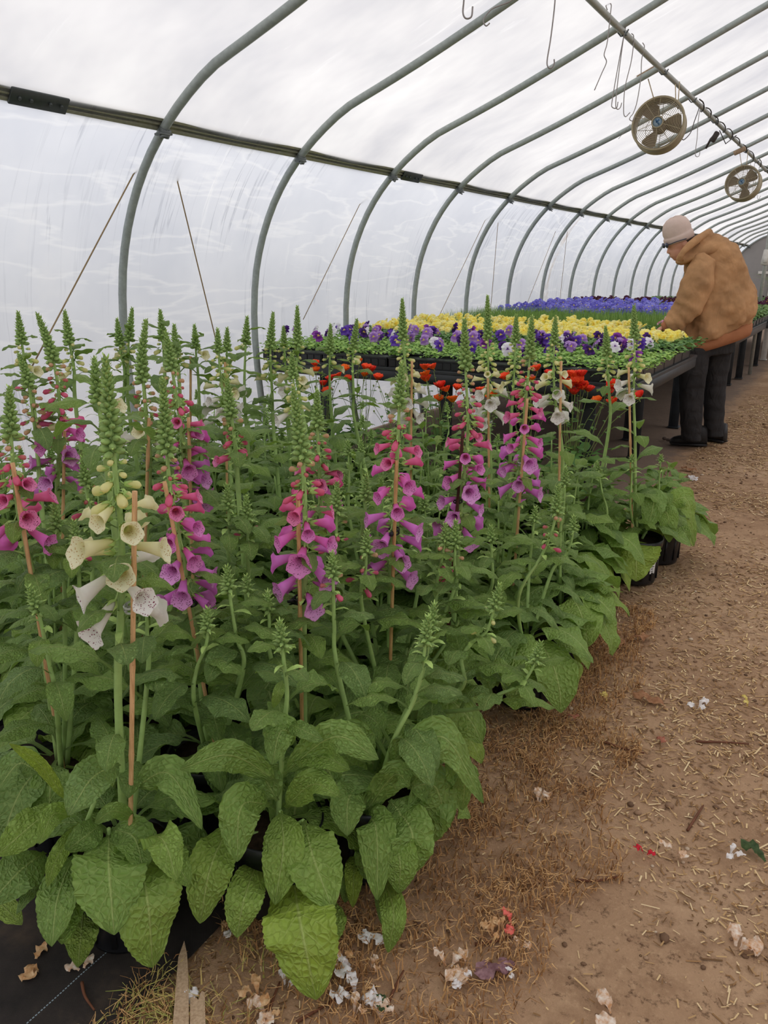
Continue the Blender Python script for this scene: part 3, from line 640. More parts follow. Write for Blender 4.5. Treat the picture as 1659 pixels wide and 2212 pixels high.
for r_i in range(14):
    for c_i in range(14):
        x = -.84-.235*c_i-(.118 if r_i % 2 else 0); y = 1.25+.215*r_i
        if y > 3.75 or x < -3.5: continue
        if -x/y > math.tan(R(62)): continue
        if min(math.hypot(x-q[0], y-q[1]) for q in sites+[list(e) for e in extra]+fill) > .225: fill.append([x, y])
GLEN = lambda f, y0, y1: abs(at_f(f[0][0][0], y0, f[1]).z-at_f(f[0][0][0], y1, f[1]).z)
CANES = [M_CANE, M_CANE2, M_CANED]; CLIPS = {'b': M_BLACK, 'c': M_CLEAR}
small_of = {}
allsites = [(s_, 'f', i) for i, s_ in enumerate(sites)]+[(list(e), 'e', i) for i, e in enumerate(extra)]+[(s_, 'l', i) for i, s_ in enumerate(fill)]
for k, s_ in enumerate(SM):
    b = at_f(*s_[0][-1], s_[1]); cand = [(math.hypot(b.x-q[0][0], b.y-q[0][1]), j) for j, q in enumerate(allsites)]; small_of.setdefault(min(cand)[1], []).append(k)
ELAB = ['big leaved foxglove with one small green spike, its lowest leaf touching the litter', 'foxglove at the front right corner with two leaning green side spikes', 'foxglove at the block edge with a spike bent like a swan neck',
        'foxglove at the block edge, a stem leaning right with three rose buds', 'foxglove with one broad pale leaf beside the stickered pot, set back from the aisle', 'leafy foxglove behind the stickered pot at the back corner by the aisle']
def hleaf(A, cF, base, tip, W, r, tint, via=None, vr=None, bz=0, seed=0, wide=.5, tipw=.55):
    fb = cF-bz; a = at_f(*base, fb); b = at_f(*tip, cF-r)
    if b.z < .012: b = at_z(*tip, .014)
    if via: m = at_f(*via, cF-(vr if vr is not None else r*.5)); path = [a, m, b]
    else:
        m = a.lerp(b, .45); m = m+(m-Vector((0, 0, CAMH))).normalized()*-.035; path = [a, m, b]
    w = W*depth(m)/FPX; o = Vector((b.x-a.x, b.y-a.y, 0)); o = o*.5+Vector((-m.x, -m.y, 0)).normalized()*.12; o.normalize()
    leaf(A, path, w*1.04, (o.x, o.y), 72, 14, tint, .17, .16, .04, seed, tipw, wide=wide)
HAND = {}
exec_order = allsites
lcount = {}
for j, (s_, typ, i) in enumerate(exec_order):
    F = fwd((s_[0], s_[1], 0)); det = 2 if F < 2.05 else (1 if F < 3.0 else 0); seed = j+3
    nu, nv = [(9, 4), (24, 6), (40, 8)][det]
    if typ == 'f': lab, grp = FL[i][-1], 'foxgloves in flower'
    elif typ == 'e': lab, grp = ELAB[i], 'leafy foxgloves along the aisle edge'
    else:
        px = pix((s_[0], s_[1], .55))
        if px[0] < 30: lab, grp = 'leafy foxglove pot without open flowers at the left edge of the block', 'leafy foxgloves at the left edge'
        elif F > 2.5:
            w_ = 'along the plastic wall' if px[0] < 450 else ('before the left end of the pansy bench' if px[0] < 800 else ('in front of the orange geums' if px[0] < 1130 else 'towards the aisle end of the geums'))
            lab, grp = 'leafy foxglove without open flowers, crowded ' + w_, 'leafy foxgloves ' + w_
        else: lab, grp = 'leafy foxglove without open flowers, crowded in the front half of the block', 'leafy foxgloves in the front half'
    root = foxglove(s_, lab, grp, det, seed)
    A = Acc(); c = (s_[0], s_[1], .205)
    hand = (typ == 'f' and i == 0) or (typ == 'e' and i in (0, 1))
    if hand:
        HAND[(typ, i)] = (root, A)
        rosette(A, (s_[0], s_[1], .21), 9, .25, .11, seed, nu, nv, az0=R(40), spread=R(180), tint=.4)
    else:
        edge = typ == 'e' or s_[0] > -1.1
        if typ == 'f' and i == 10: rosette(A, (c[0], c[1], .24), 9, .23, .10, seed, nu, nv, tint=.5, droop=-.7)
        else: rosette(A, c, 17 if edge else 9, .30 if edge else .29, .145 if edge else .125, seed, nu, nv, tint=.58 if edge else .45, droop=-1.5)
    stems = []
    if typ == 'f':
        f = FL[i]; pts, F0 = f[0], f[1]
        Pth = stem_from_px(pts, F0, s_); top = pts[0]
        g, b, B = GLEN(f, pts[0][1], f[2]), GLEN(f, f[2], f[3]), GLEN(f, f[3], f[4])
        sd = None if f[6] == 0 else facing(F0, f[6])
        spike(root, Pth, g, b, B, f[5], sd, seed, r0=.009 if g > .1 else .007, fs=1.22 if i == 0 else 1.06)
        S = spline(Pth, 30); H = np.linalg.norm(np.diff(S, axis=0), axis=1).sum(); hi = max(.25, 1-(g+b+B)/H)
        stems.append((S, hi))
        if f[7]:
            t_, b_ = at_f(*f[7][0], F0-.03), at_f(*f[7][1], F0-.03); dd = (b_-t_)/(max(.05, t_.z-b_.z)); e = b_+dd*max(0, b_.z-.16); 
            if math.hypot(e.x-s_[0], e.y-s_[1]) > .085:
                v = Vector((e.x-s_[0], e.y-s_[1], 0)).normalized()*.085; e = Vector((s_[0]+v.x, s_[1]+v.y, .16))
            cane(root, e, t_, CANES[f[8]], seed)
        if f[9]: clip(root, at_f(*f[9], F0-.012), CLIPS[f[10]], seed)
    for k in small_of.get(j, []):
        q = SM[k]; Pth = stem_from_px(q[0], q[1], s_, .2)
        o = spike(root, Pth, q[2], q[3] if q[4] != 'g' else .0, 0, {'rose': 'purple', 'cream': 'cream', 'g': 'cream'}[q[4]], None, k, r0=.0065, r1=.003, dens=.45)
        stems.append((spline(Pth, 24), .8))
    r_ = random.Random(seed*5)
    if typ == 'l' or len(stems) < 2:          # leafy side shoots
        tall = (typ == 'f' and i == 10) or (typ == 'e' and i > 3)
        for m in range(4 if tall else (4 if typ == 'l' else 3)):
            az = r_.uniform(0, 6.28); h = r_.uniform(.16, .42) if typ != 'e' or tall else r_.uniform(.10, .25); rr = r_.uniform(.02, .11)
            S = spline([(s_[0]+.02*math.cos(az), s_[1]+.02*math.sin(az), .2), (s_[0]+rr*.6*math.cos(az), s_[1]+rr*.6*math.sin(az), .2+h*.5), (s_[0]+rr*math.cos(az), s_[1]+rr*math.sin(az), .2+h)], 16)
            if hand: continue
            A.tube(S, np.linspace(.006, .003, len(S)), 6, mat=1); stem_leaves(A, S, 9 if tall else 7, .21, .12, .09, seed*7+m, .42, nu, nv, .25, 1.0)
            if typ == 'l' and m < 2 and r_.random() < .7 and F > 1.2:
                tp = S[-1]; spike(root, [Vector(S[-2]), Vector(tp), Vector(tp)+Vector((r_.uniform(-.02, .02), r_.uniform(-.02, .02), r_.uniform(.06, .15)))], r_.uniform(.04, .065), 0, 0, 'cream', None, seed+m, .004, .002)
    for S, hi in stems:
        stem_leaves(A, S, 13 if typ == 'f' else 9, .20, .085, .08, seed*3, .38, nu, nv, .08, hi)
    if typ == 'f' and i == 10:
        for q_ in (((1372, 1165), (1374, 1256), 98, .18, .8, (1374, 1195), .13), ((1338, 1150), (1326, 1215), 60, .16, .5, (1326, 1150), .12), ((1404, 1110), (1446, 1172), 48, .08, .55, (1440, 1108), .05), ((1352, 1110), (1312, 1180), 60, .14, .45, (1318, 1110), .10), ((1390, 1080), (1398, 1146), 56, .12, .4, (1412, 1080), .08), ((1440, 1090), (1500, 1180), 52, .0, .6, (1484, 1080), 0)): hleaf(A, 3.36, *q_[:5], via=q_[5], vr=q_[6], seed=int(q_[0][0]))
    if not hand: A.build('foliage', [M_LEAF, M_STEM], root)
# ---- the three front plants: every big leaf surveyed on its own (base px, optional bend px, tip px, width px, reach of the tip towards the viewpoint, tint)
root, A = HAND[('f', 0)]; cf = 1.37
for k, a in enumerate([
 ((236, 1800), (247, 2020), 150, .24, .50, (236, 1880), .15), ((291, 1836), (330, 2090), 145, .20, .62, (318, 1940), .17), ((163, 1841), (112, 2045), 86, .26, .45, (126, 1935), .17), ((150, 1890), (133, 2040), 80, .25, .5, None, None),
 ((182, 1950), (168, 2090), 70, .17, .7, None, None), ((310, 1805), (382, 1902), 78, .22, .58, (352, 1815), .16), ((355, 1815), (410, 1915), 62, .15, .55, None, None), ((291, 1700), (436, 1792), 78, .12, .4, (366, 1672), .04),
 ((330, 1735), (432, 1780), 50, .06, .35, (375, 1725), .02), ((258, 1650), (147, 1762), 88, .22, .25, (200, 1680), .12), ((290, 1768), (204, 1778), 38, .16, .35, (245, 1752), .12), ((172, 1777), (102, 1915), 38, .18, .7, (125, 1850), .12),
 ((152, 1762), (85, 1824), 46, .16, .6, (115, 1760), .10), ((125, 1735), (-10, 1850), 75, .16, .6, (60, 1790), .10), ((97, 1841), (-25, 1955), 95, .20, .28, (45, 1880), .12), ((91, 1886), (36, 1975), 30, .2, .3, None, None), ((-20, 1930), (47, 1998), 50, .2, .75, None, None),
 ((144, 1730), (20, 1606), 28, .06, .95, (85, 1650), .03), ((83, 1669), (-10, 1712), 75, .06, .3, (40, 1650), .02), ((240, 1790), (310, 1880), 90, .14, .45, (290, 1810), .08), ((220, 1780), (140, 1840), 60, .1, .4, None, None)]):
    hleaf(A, cf, a[0], a[1], a[2], a[3], a[4], a[5], a[6], .02, 100+k, wide=.55 if a[2] > 80 else .5)
for x0, y0, x1, y1 in ((205, 1730, 165, 1830), (235, 1790, 240, 1840), (290, 1790, 300, 1850), (215, 1760, 200, 1850)):
    A.tube([at_f(x0, y0, cf-.03), at_f(x1, y1, cf)], .0045, 6, mat=1)
A.build('foliage', [M_LEAF, M_STEM], root)
root, A = HAND[('e', 0)]; cf = 1.44
for k, a in enumerate([
 ((606, 1752), (594, 1955), 90, .17, .62, (612, 1830), .10), ((560, 1850), (512, 2026), 80, .22, .62, (528, 1940), .18), ((656, 1772), (718, 1965), 118, .18, .58, (676, 1850), .11), ((632, 1890), (683, 2160), 158, .27, .82, (650, 2000), .22),
 ((716, 1940), (706, 2060), 70, .16, .66, None, None), ((582, 1738), (512, 1862), 90, .16, .5, (522, 1742), .10), ((500, 1775), (432, 1995), 96, .20, .66, (456, 1870), .15), ((616, 1745), (734, 1722), 66, .14, .55, (676, 1694), .08),
 ((600, 1690), (388, 1662), 68, .14, .45, (500, 1632), .07), ((612, 1672), (818, 1640), 74, .10, .42, (722, 1592), .06), ((640, 1590), (588, 1652), 74, .12, .42, (606, 1580), .08), ((620, 1560), (700, 1600), 40, .08, .4, None, None),
 ((600, 1730), (530, 1690), 80, .05, .35, (560, 1670), .02), ((640, 1720), (730, 1700), 90, -.05, .35, (690, 1650), -.03), ((560, 1860), (500, 1960), 50, .12, .4, None, None), ((610, 1470), (590, 1530), 24, .05, .6, None, None)]):
    hleaf(A, cf, a[0], a[1], a[2], a[3], a[4], a[5], a[6], .02, 140+k, wide=.58 if a[2] > 80 else .5)
for x0, y0, x1, y1 in ((606, 1752, 604, 1790), (656, 1772, 625, 1790), (520, 1800, 600, 1800)):
    A.tube([at_f(x0, y0, cf-.02), at_f(x1, y1, cf)], .0045, 6, mat=1)
A.build('foliage', [M_LEAF, M_STEM], root)
root, A = HAND[('e', 1)]; cf = 1.52
for k, a in enumerate([
 ((786, 1764), (815, 1945), 84, .18, .52, (812, 1790), .10), ((826, 1890), (838, 2058), 56, .22, .6, (850, 1970), .2), ((842, 1728), (876, 1868), 104, .10, .42, (868, 1770), .06), ((778, 1770), (886, 1698), 64, .12, .4, (850, 1676), .07),
 ((776, 1690), (750, 1806), 78, .14, .42, (752, 1730), .09), ((818, 1900), (826, 2000), 24, .17, .45, None, None), ((766, 1838), (762, 1960), 40, .1, .9, None, None), ((850, 1665), (1045, 1735), 84, .02, .45, (955, 1592), .04),
 ((890, 1690), (905, 1835), 110, .02, .42, (925, 1740), .02), ((840, 1650), (940, 1690), 80, .05, .4, (890, 1625), .04), ((960, 1640), (1000, 1750), 70, -.02, .48, (1000, 1680), 0), ((800, 1650), (760, 1600), 70, -.02, .38, (770, 1590), 0), ((760, 1860), (745, 1950), 44, .1, .5, None, None), ((850, 1740), (884, 1900), 100, .12, .5, (890, 1800), .10), ((880, 1700), (965, 1790), 90, .02, .45, (940, 1700), .02), ((830, 1780), (862, 1930), 80, .15, .55, (862, 1850), .13), ((800, 1800), (790, 1900), 60, .1, .45, None, None)]):
    hleaf(A, cf, a[0], a[1], a[2], a[3], a[4], a[5], a[6], .02, 180+k, wide=.55 if a[2] > 70 else .5)
A.build('foliage', [M_LEAF, M_STEM], root)
# a white nursery sticker on the pot by the aisle
root = POTS[10][2]; A = Acc(); s_ = sites[10]; am = math.atan2(-s_[1], -s_[0])+R(48); rows = []
for z in np.linspace(.06, .17, 6): rows.append([(s_[0]+(.0932+.0065*(z/.15)+.003)*math.cos(am+t), s_[1]+(.0932+.0065*(z/.15)+.003)*math.sin(am+t), z) for t in np.linspace(-.15, .15, 6)])
A.grid(np.array(rows)); B = Acc()
for z in np.linspace(.072, .16, 9):
    B.grid(np.array([[(s_[0]+(.0972+.0065*(zz/.15))*math.cos(am+t), s_[1]+(.0972+.0065*(zz/.15))*math.sin(am+t), zz) for t in np.linspace(-.11, .02+.07*((z*977) % 1), 4)] for zz in (z, z+.0035)]))
st = A.build('sticker', plain('white_sticker', (232, 232, 228), .5, .3, var=.02), POTS[10][2].children[0]); st['label'] = 'white sticker with dark print'
B.build('print', M_BLACK, POTS[10][2].children[0])
# ------------------------------------------------------------------ benches
M_BENCH = plain('black_bench_plastic', (44, 46, 48), .5, .4, var=.25, scale=12); M_LEGBLUE = plain('dark_slate_plastic', (52, 58, 64), .5, .4, var=.2, scale=12)
M_PVC = plain('white_pvc', (214, 210, 202), .45, .4, var=.08); M_TRAY = plain('black_tray_plastic', (28, 29, 31), .4, .45, var=.2)
BT = .79
def bench(x0, x1, y0, y1, legs, label, white=False, z=BT):
    root = thing('bench', label, 'bench', ((x0+x1)/2, (y0+y1)/2, 0))
    A = Acc(); A.box(((x0+x1)/2, (y0+y1)/2, z-.012), (x1-x0, y1-y0, .024), bev=.005)
    n = int((x1-x0)/.09)
    for k in range(n+1):
        A.box((x0+.01+k*(x1-x0-.02)/n, (y0+y1)/2, z-.035), (.012, y1-y0-.04, .03))
    A.build('bench_top', M_BENCH, root, smooth=False)
    A = Acc()
    for yy in (y0+.02, y1-.02): A.box(((x0+x1)/2, yy, z-.055), (x1-x0-.01, .035, .075), bev=.006)
    for xx in (x0+.02, x1-.02): A.box((xx, (y0+y1)/2, z-.055), (.035, y1-y0-.08, .075), bev=.006)
    A.build('skirt', M_BENCH, root)
    for xx in (x0+.3, (x0+x1)/2, x1-.33):
        for yy in legs:
            L = Acc(); h = z-.03; w = .085
            for s1, s2 in ((1, 0), (0, 1)):
                L.box((xx+(.0 if s1 else -.035), yy+(.0 if s2 else -.035)*1, h/2), (w if s1 else .014, .014 if s1 else w, h), bev=.003)
            L.box((xx, yy, h-.05), (.11, .11, .06), bev=.006); L.box((xx, yy, .008), (.1, .1, .016), bev=.003)
            L.build('leg', M_PVC if white else (M_LEGBLUE if yy > 7.2 and yy < 7.6 else M_BENCH), root)
    return root
bench(-3.66, -1.03, 4.42, 6.34, (4.75, 6.05), 'black plastic bench nearest the foxgloves, under the mixed purple pansies')
bench(-3.66, -1.24, 6.36, 7.13, (6.72,), 'short black bench section set back behind the man in the brown jacket')
bench(-3.66, -1.02, 7.15, 11.1, (7.49, 10.77), 'long black bench behind the man, carrying the green seedlings and blue pansies')
bench(-3.66, -.98, 11.14, 13.7, (11.53, 13.3), 'black bench beyond the blue pansies')
bench(-3.66, -.95, 13.75, 18.4, (14.2, 17.9), 'farthest bench on white legs at the right edge', True)
# ------------------------------------------------------------------ pansies
def small_leaf_mat(name, lo, hi):
    t = NT(name); c = t.ramp(t.attr('tint'), [(0, lin(lo)), (1, lin(hi))]); t.set(c, .5, .3); trans(t, c, .25); return t.m
M_SEED = small_leaf_mat('seedling_leaf', (120, 168, 74), (178, 214, 108)); M_PANL = small_leaf_mat('pansy_leaf', (70, 112, 58), (122, 164, 86)); M_GRASSY = small_leaf_mat('dianthus_leaf', (104, 142, 66), (150, 184, 92))
M_DARKL = small_leaf_mat('dark_leaf', (78, 112, 60), (128, 164, 84))
TL, TW, TH = .52, .272, .062
def tray_mesh():
    A = Acc(); 
    for s in (-1, 1):
        A.box((0, s*(TW/2-.006), TH/2), (TL, .008, TH)); A.box((s*(TL/2-.006), 0, TH/2), (.008, TW-.02, TH))
        A.box((0, s*(TW/2-.004), TH-.004), (TL+.01, .018, .008)); A.box((s*(TL/2-.004), 0, TH-.004), (.018, TW, .008))
        for k in range(9): A.box((-TL/2+.03+k*(TL-.06)/8, s*(TW/2-.001), TH/2-.004), (.044, .008, TH-.018), bev=.002)
    A.box((0, 0, TH-.016), (TL-.02, TW-.02, .006)); return A.mesh('tray', M_TRAY, smooth=False)
TRAYM = tray_mesh()
def tuft(seed, mat, h=.06, n=150, L=.03, W=.018, up=.5, grassy=False):
    A = Acc(); r_ = random.Random(seed)
    for k in range(n):
        x, y = r_.uniform(-.5, .5)*(TL+.05), r_.uniform(-.5, .5)*(TW+.05); az = r_.uniform(0, 6.28); l = L*r_.uniform(.6, 1.3); hh = h*r_.uniform(.3, 1.0)
        d = np.array([math.cos(az), math.sin(az), 0]); b = np.array([x, y, TH-.01])
        if grassy:
            leaf(A, [b, b+d*l*.25+np.array([0, 0, hh*.6]), b+d*l*.7+np.array([0, 0, hh])], .004, d, 4, 1, r_.random(), 0, 0, .0, k, wide=.3)
        else:
            c = b+np.array([0, 0, hh]); leaf(A, [c, c+d*l*.55+np.array([0, 0, l*up*.6]), c+d*l+np.array([0, 0, l*up*.2])], W*r_.uniform(.7, 1.2), d, 5, 2, r_.random(), 0, .15, .02, k, .3, wide=.6)
    return A.mesh('seedlings', mat)
SEEDM = [tuft(k, M_SEED, .06, 330, .034, .024) for k in range(3)]; PANM = [tuft(10+k, M_PANL, .085, 210, .05, .03) for k in range(3)]; GRM = [tuft(20+k, M_GRASSY, .19, 420, .05, .004, grassy=True) for k in range(2)]; DKM = [tuft(30+k, M_DARKL, .12, 180, .06, .035) for k in range(2)]
def pansy_mat(name, rim, face, eye):
    t = NT(name); sp = t.n('ShaderNodeSeparateXYZ'); t.l(t.uv(), sp.inputs[0])
    c = t.ramp(sp.outputs['X'], [(.0, lin(eye)), (.12, lin(eye)), (.2, lin(face)), (.5, lin(face)), (.72, lin(rim))]); t.set(c, .6, .2); trans(t, c, .22); return t.m
PC = {'dark purple': ((84, 40, 128), (46, 18, 74), (210, 180, 60)), 'violet': ((116, 78, 188), (80, 42, 148), (226, 206, 90)), 'lavender': ((196, 158, 220), (158, 108, 192), (230, 210, 90)), 'white': ((246, 244, 246), (232, 224, 238), (110, 60, 140)),
      'yellow': ((255, 244, 138), (255, 236, 98), (244, 196, 56)), 'pale yellow': ((255, 248, 176), (255, 242, 142), (246, 206, 80)), 'blue': ((134, 128, 222), (108, 98, 206), (230, 214, 110)), 'light blue': ((164, 162, 236), (132, 126, 222), (230, 214, 120)),
      'maroon': ((86, 32, 62), (58, 18, 44), (190, 150, 60)), 'pink': ((246, 196, 214), (224, 120, 160), (232, 208, 120)), 'plum': ((148, 70, 170), (98, 34, 120), (226, 196, 80))}
def pansy_mesh(key, seed, two=None):
    A = Acc(); r_ = random.Random(seed); Rr = .031
    for k, (a, rr, off) in enumerate(((60, .98, -.002), (120, .98, -.003), (172, .86, 0), (8, .86, .001), (270, 1.05, .003))):
        a = R(a); nu, nv = 6, 9; u = np.linspace(0, 1, nu); v = np.linspace(-1, 1, nv); G = np.zeros((nu, nv, 3))
        for i, uu in enumerate(u):
            wd = (.75+.25*(k == 4))*math.sin(math.pi*min(1, .5*uu**.7+.02))*Rr*rr*.78; reach = Rr*rr*(uu-.16*uu*np.abs(v)**2.5)
            c, s = np.cos(a), np.sin(a); px_, py_ = reach, v*wd
            G[i, :, 0] = px_*c-py_*s; G[i, :, 1] = px_*s+py_*c; G[i, :, 2] = off+.006*uu*np.sin(5*v+k+seed)*uu-.010*uu*uu
        A.grid(G, uv=np.stack([np.repeat(u[:, None], nv, 1)]*2, -1), mat=(1 if two and k < 2 else 0))
    A.tube([(0, 0, -.001), (0, -.002, -.015), (0, -.02, -.03)], .0013, 5, mat=2 if two else 1)
    return A.mesh('flower', [PM[key]]+([PM[two]] if two else [])+[M_STEM])
PM = {k: pansy_mat(k.replace(' ', '_')+'_pansy_petal', *v) for k, v in PC.items()}
FM = {k: [pansy_mesh(k, s) for s in range(2)] for k in PC}; FM['bicolour'] = [pansy_mesh('dark purple', 5, 'lavender')]
def flat(x, y, tufts, label, group, flowers, nflow, zf, seed, name='pansy_flat', cat='plant tray', sc_=1.0, tilt=.7):
    endx = x > -1.4
    r_ = random.Random(seed); root = thing(name, label, cat, (x, y, BT+.001), group); root.rotation_euler = (0, 0, r_.uniform(-.02, .02))
    place('tray', TRAYM, root, (0, 0, 0)); t = r_.choice(tufts); o = place('seedlings', t, root, (.02 if endx else 0, 0, 0), None, (1.12, 1.04, 1.05) if endx else 1.0); o['kind'] = 'stuff'
    if r_.random() < .5: o.rotation_euler = (0, 0, math.pi)
    for k in range(nflow):
        c = r_.choice(flowers); m = r_.choice(FM[c]); az = r_.uniform(-math.pi*.95, -.05); el = r_.uniform(.1, 1.0)*tilt+.1
        d = Vector((math.cos(az)*math.cos(el), math.sin(az)*math.cos(el), math.sin(el)))
        z = d; y_ = Vector((0, 0, 1)); y_ = (y_-z*y_.dot(z)).normalized(); x_ = y_.cross(z); q = Matrix((x_, y_, z)).transposed().to_quaternion()
        q = q @ Quaternion((0, 0, 1), r_.uniform(-.4, .4))
        place('flower', m, root, (r_.uniform(-.47, .47)*TL, r_.uniform(-.48, .48)*TW, TH+zf*r_.uniform(.75, 1.15)), q, sc_*r_.uniform(.85, 1.15))
    return root
NTH = ['end', 'second', 'third', 'fourth', 'fifth']
XR = [-1.31-.535*k for k in range(5)]
row = 0; y = 4.57
rows = []
for k in range(4): rows.append((y, 'purple')); y += .285
for k in range(6): rows.append((y, 'yellow')); y += .285
for k in range(5): rows.append((y, 'grass')); y += .285
y = max(y, 8.75)
for k in range(9): rows.append((y, 'blue')); y += .3
for k in range(4): rows.append((y, 'maroon')); y += .3
for k in range(7): rows.append((y, 'green')); y += .31
cnt = {}
for y, kind in rows:
    if any(abs(y-b) < .145 for b in (6.35, 7.14, 11.12, 13.72)) and False: continue
    cnt[kind] = cnt.get(kind, 0)+1; rk = cnt[kind]
    for k, x in enumerate(XR):
        if kind == 'yellow' and 6.2 < y < 7.3 and k == 0: x0 = x-.0; continue
        if y > 13 and k > 3: continue
        sd = int(y*100)*7+k; pos = '%s flat from the aisle' % NTH[k]
        if kind == 'purple':
            nf = [3, 5, 8, 8][rk-1]; nf += (sd % 3)-1
            lab = 'flat of bright green pansies with scattered purple flowers, row %d from the front, %s' % (rk, pos)
            lab = 'green flat of mixed purple pansies, %s, %s row from the front' % (pos, ORD[rk-1])
            flat(x, y, SEEDM if rk < 4 else PANM, lab, 'flats of mixed purple pansies', ['dark purple', 'violet', 'dark purple', 'lavender', 'lavender', 'plum', 'violet', 'white', 'bicolour'], max(0, nf), .11, sd, sc_=1.25, tilt=.45)
        elif kind == 'yellow':
            flat(x, y, PANM, 'yellow pansy flat, %s, %s yellow row from the front' % (pos, ORD[rk-1]), 'flats of yellow pansies', ['yellow', 'yellow', 'pale yellow'], 26 if rk < 5 else 18, .11, sd, sc_=1.1)
        elif kind == 'grass':
            flat(x, y, GRM, 'flat of grassy green seedlings, %s, %s grassy row from the front' % (pos, ORD[rk-1]), 'flats of grassy seedlings', ['pink'], 8 if (k < 1 and rk < 2) else 0, .13, sd, 'seedling_flat')
        elif kind == 'blue' and k == 0 and rk > 3:
            flat(x, y, DKM, 'leafy flat with few maroon pansies at the aisle end, level with %s blue row' % ORD[rk-1], 'green and maroon flats behind the man', ['maroon'], 3, .14, sd, 'green_flat', sc_=1.3)
        elif kind == 'blue':
            flat(x, y, PANM, 'blue pansy flat, %s, %s blue row from the front' % (pos, ORD[rk-1]), 'flats of blue pansies', ['blue', 'blue', 'light blue'], 14 if rk < 6 else 10, .15, sd, sc_=1.35)
        elif kind == 'maroon':
            flat(x, y, DKM, 'flat of dark maroon pansies, %s, %s maroon row from the front' % (pos, ORD[rk-1]), 'flats of maroon pansies', ['maroon'], 9, .14, sd, sc_=1.4)
        else:
            flat(x, y, DKM, 'leafy green far flat, %s, %s green row from the front' % (pos, ORD[rk-1]), 'green flats on the far benches', ['maroon'], 2 if k == 0 else 0, .13, sd, 'green_flat', sc_=1.3)
# ------------------------------------------------------------------ geums: orange flowers on thin stems in front of the bench
M_GEUML = small_leaf_mat('geum_leaf', (76, 116, 58), (118, 156, 82)); M_GSTEM = plain('geum_stem', (124, 140, 78), .6, .2)
def geum_petal(name, a, b):
    t = NT(name); sp = t.n('ShaderNodeSeparateXYZ'); t.l(t.uv(), sp.inputs[0]); c = t.ramp(sp.outputs['X'], [(.1, lin(a)), (.8, lin(b))]); t.set(c, .55, .25); trans(t, c, .25); return t.m
GP = [geum_petal('orange_petal', (252, 160, 48), (254, 132, 50)), geum_petal('vermilion_petal', (250, 118, 48), (252, 100, 58)), geum_petal('scarlet_petal', (232, 70, 44), (244, 76, 58))]
M_GEYE = plain('geum_eye', (226, 176, 60), .7, .1)
def geum_mesh(ci, seed):
    A = Acc(); r_ = random.Random(seed)
    for ring, (n, L, el) in enumerate(((6, .026, .95), (6, .024, 1.15), (5, .018, 1.35))):
        for k in range(n):
            az = k*2*math.pi/n+ring*.5+r_.uniform(-.15, .15); d = np.array([math.cos(az), math.sin(az), 0]); s = np.array([-d[1], d[0], 0]); nu, nv = 5, 5
            G = np.zeros((nu, nv, 3)); v = np.linspace(-1, 1, nv)
            for i, u in enumerate(np.linspace(0, 1, nu)):
                w_ = L*.62*math.sin(math.pi*(.12+.60*u)); e = el*(1-.15*u)
                c = d*math.cos(e)*L*u+np.array([0, 0, math.sin(e)*L*u]); G[i] = c+np.outer(v*w_, s)+np.outer(.004*np.abs(v)*u*np.sin(4*v+k), [0, 0, 1])+np.outer(v*v*.25*w_, [0, 0, 1])
            A.grid(G, uv=np.stack([np.repeat(np.linspace(0, 1, nu)[:, None], nv, 1)]*2, -1))
    A.ell((0, 0, .004), (.006, .006, .005), mat=1); A.tube([(0, 0, 0), (0, 0, -.012)], .0018, 5, mat=2); return A.mesh('flower', [GP[ci], M_GEYE, M_GSTEM])
GM = [geum_mesh(k % 3, k) for k in range(6)]
GF = [(680, 790, 1), (683, 803, 0), (775, 787, 0), (733, 816, 1), (744, 801, 0), (790, 800, 1), (801, 804, 2), (816, 820, 1), (752, 823, 1), (698, 833, 2), (708, 849, 1), (786, 813, 0), (716, 822, 2),
      (918, 799, 1), (937, 797, 1), (922, 814, 0), (947, 866, 0), (979, 869, 0), (953, 838, 2), (966, 846, 1), (922, 824, 1), (986, 842, 1), (1062, 862, 0), (1038, 850, 1),
      (1160, 801, 1), (1093, 819, 1), (1069, 853, 0), (1145, 825, 0), (1218, 820, 2), (1236, 817, 1), (1256, 814, 2), (1247, 828, 1), (1230, 840, 1), (1247, 836, 2), (1262, 841, 1), (1222, 833, 0), (1270, 846, 2), (1184, 812, 2), (1290, 869, 0), (1241, 852, 2), (1331, 834, 1), (1326, 872, 1), (1380, 861, 2), (1308, 851, 2), (1322, 838, 2)]
pots_g = [(-2.98, 4.15), (-2.70, 4.17), (-2.42, 4.14), (-2.12, 4.17), (-1.85, 4.15), (-1.55, 4.17), (-1.27, 4.15)]
GL = ['geum pot with orange flowers at the left end of the orange row', 'geum pot with orange flowers, second from the left end', 'geum pot with orange flowers, third from the left end', 'orange geum pot in the middle of the orange row', 'orange geum pot third from the aisle end', 'bushy scarlet and orange geum pot behind the white foxglove', 'red geum pot nearest the aisle beside the last white foxglove']
gr = []
for (x, y), lb in zip(pots_g, GL):
    root = thing('potted_geum', lb, 'geum', (x, y, 0), 'orange geums in front of the bench'); pot(root); A = Acc(); r_ = random.Random(int(x*100))
    for k in range(34):
        az = k*2.4; L = r_.uniform(.12, .24); c = np.array([x+.03*math.cos(az), y+.03*math.sin(az), .2+.18*r_.random()]); 
        pth = arch(c, az, L, r_.uniform(.7, 1.3), r_.uniform(-.9, .2)); 
        if pth[-1][1] > 4.40: pth = [np.array([p[0], min(p[1], 4.385), p[2]]) for p in pth]
        leaf(A, pth, .06, (math.cos(az), math.sin(az)), 9, 4, r_.random(), .25, .2, .45, k, .3, wide=.7)
    gr.append((root, A, []))
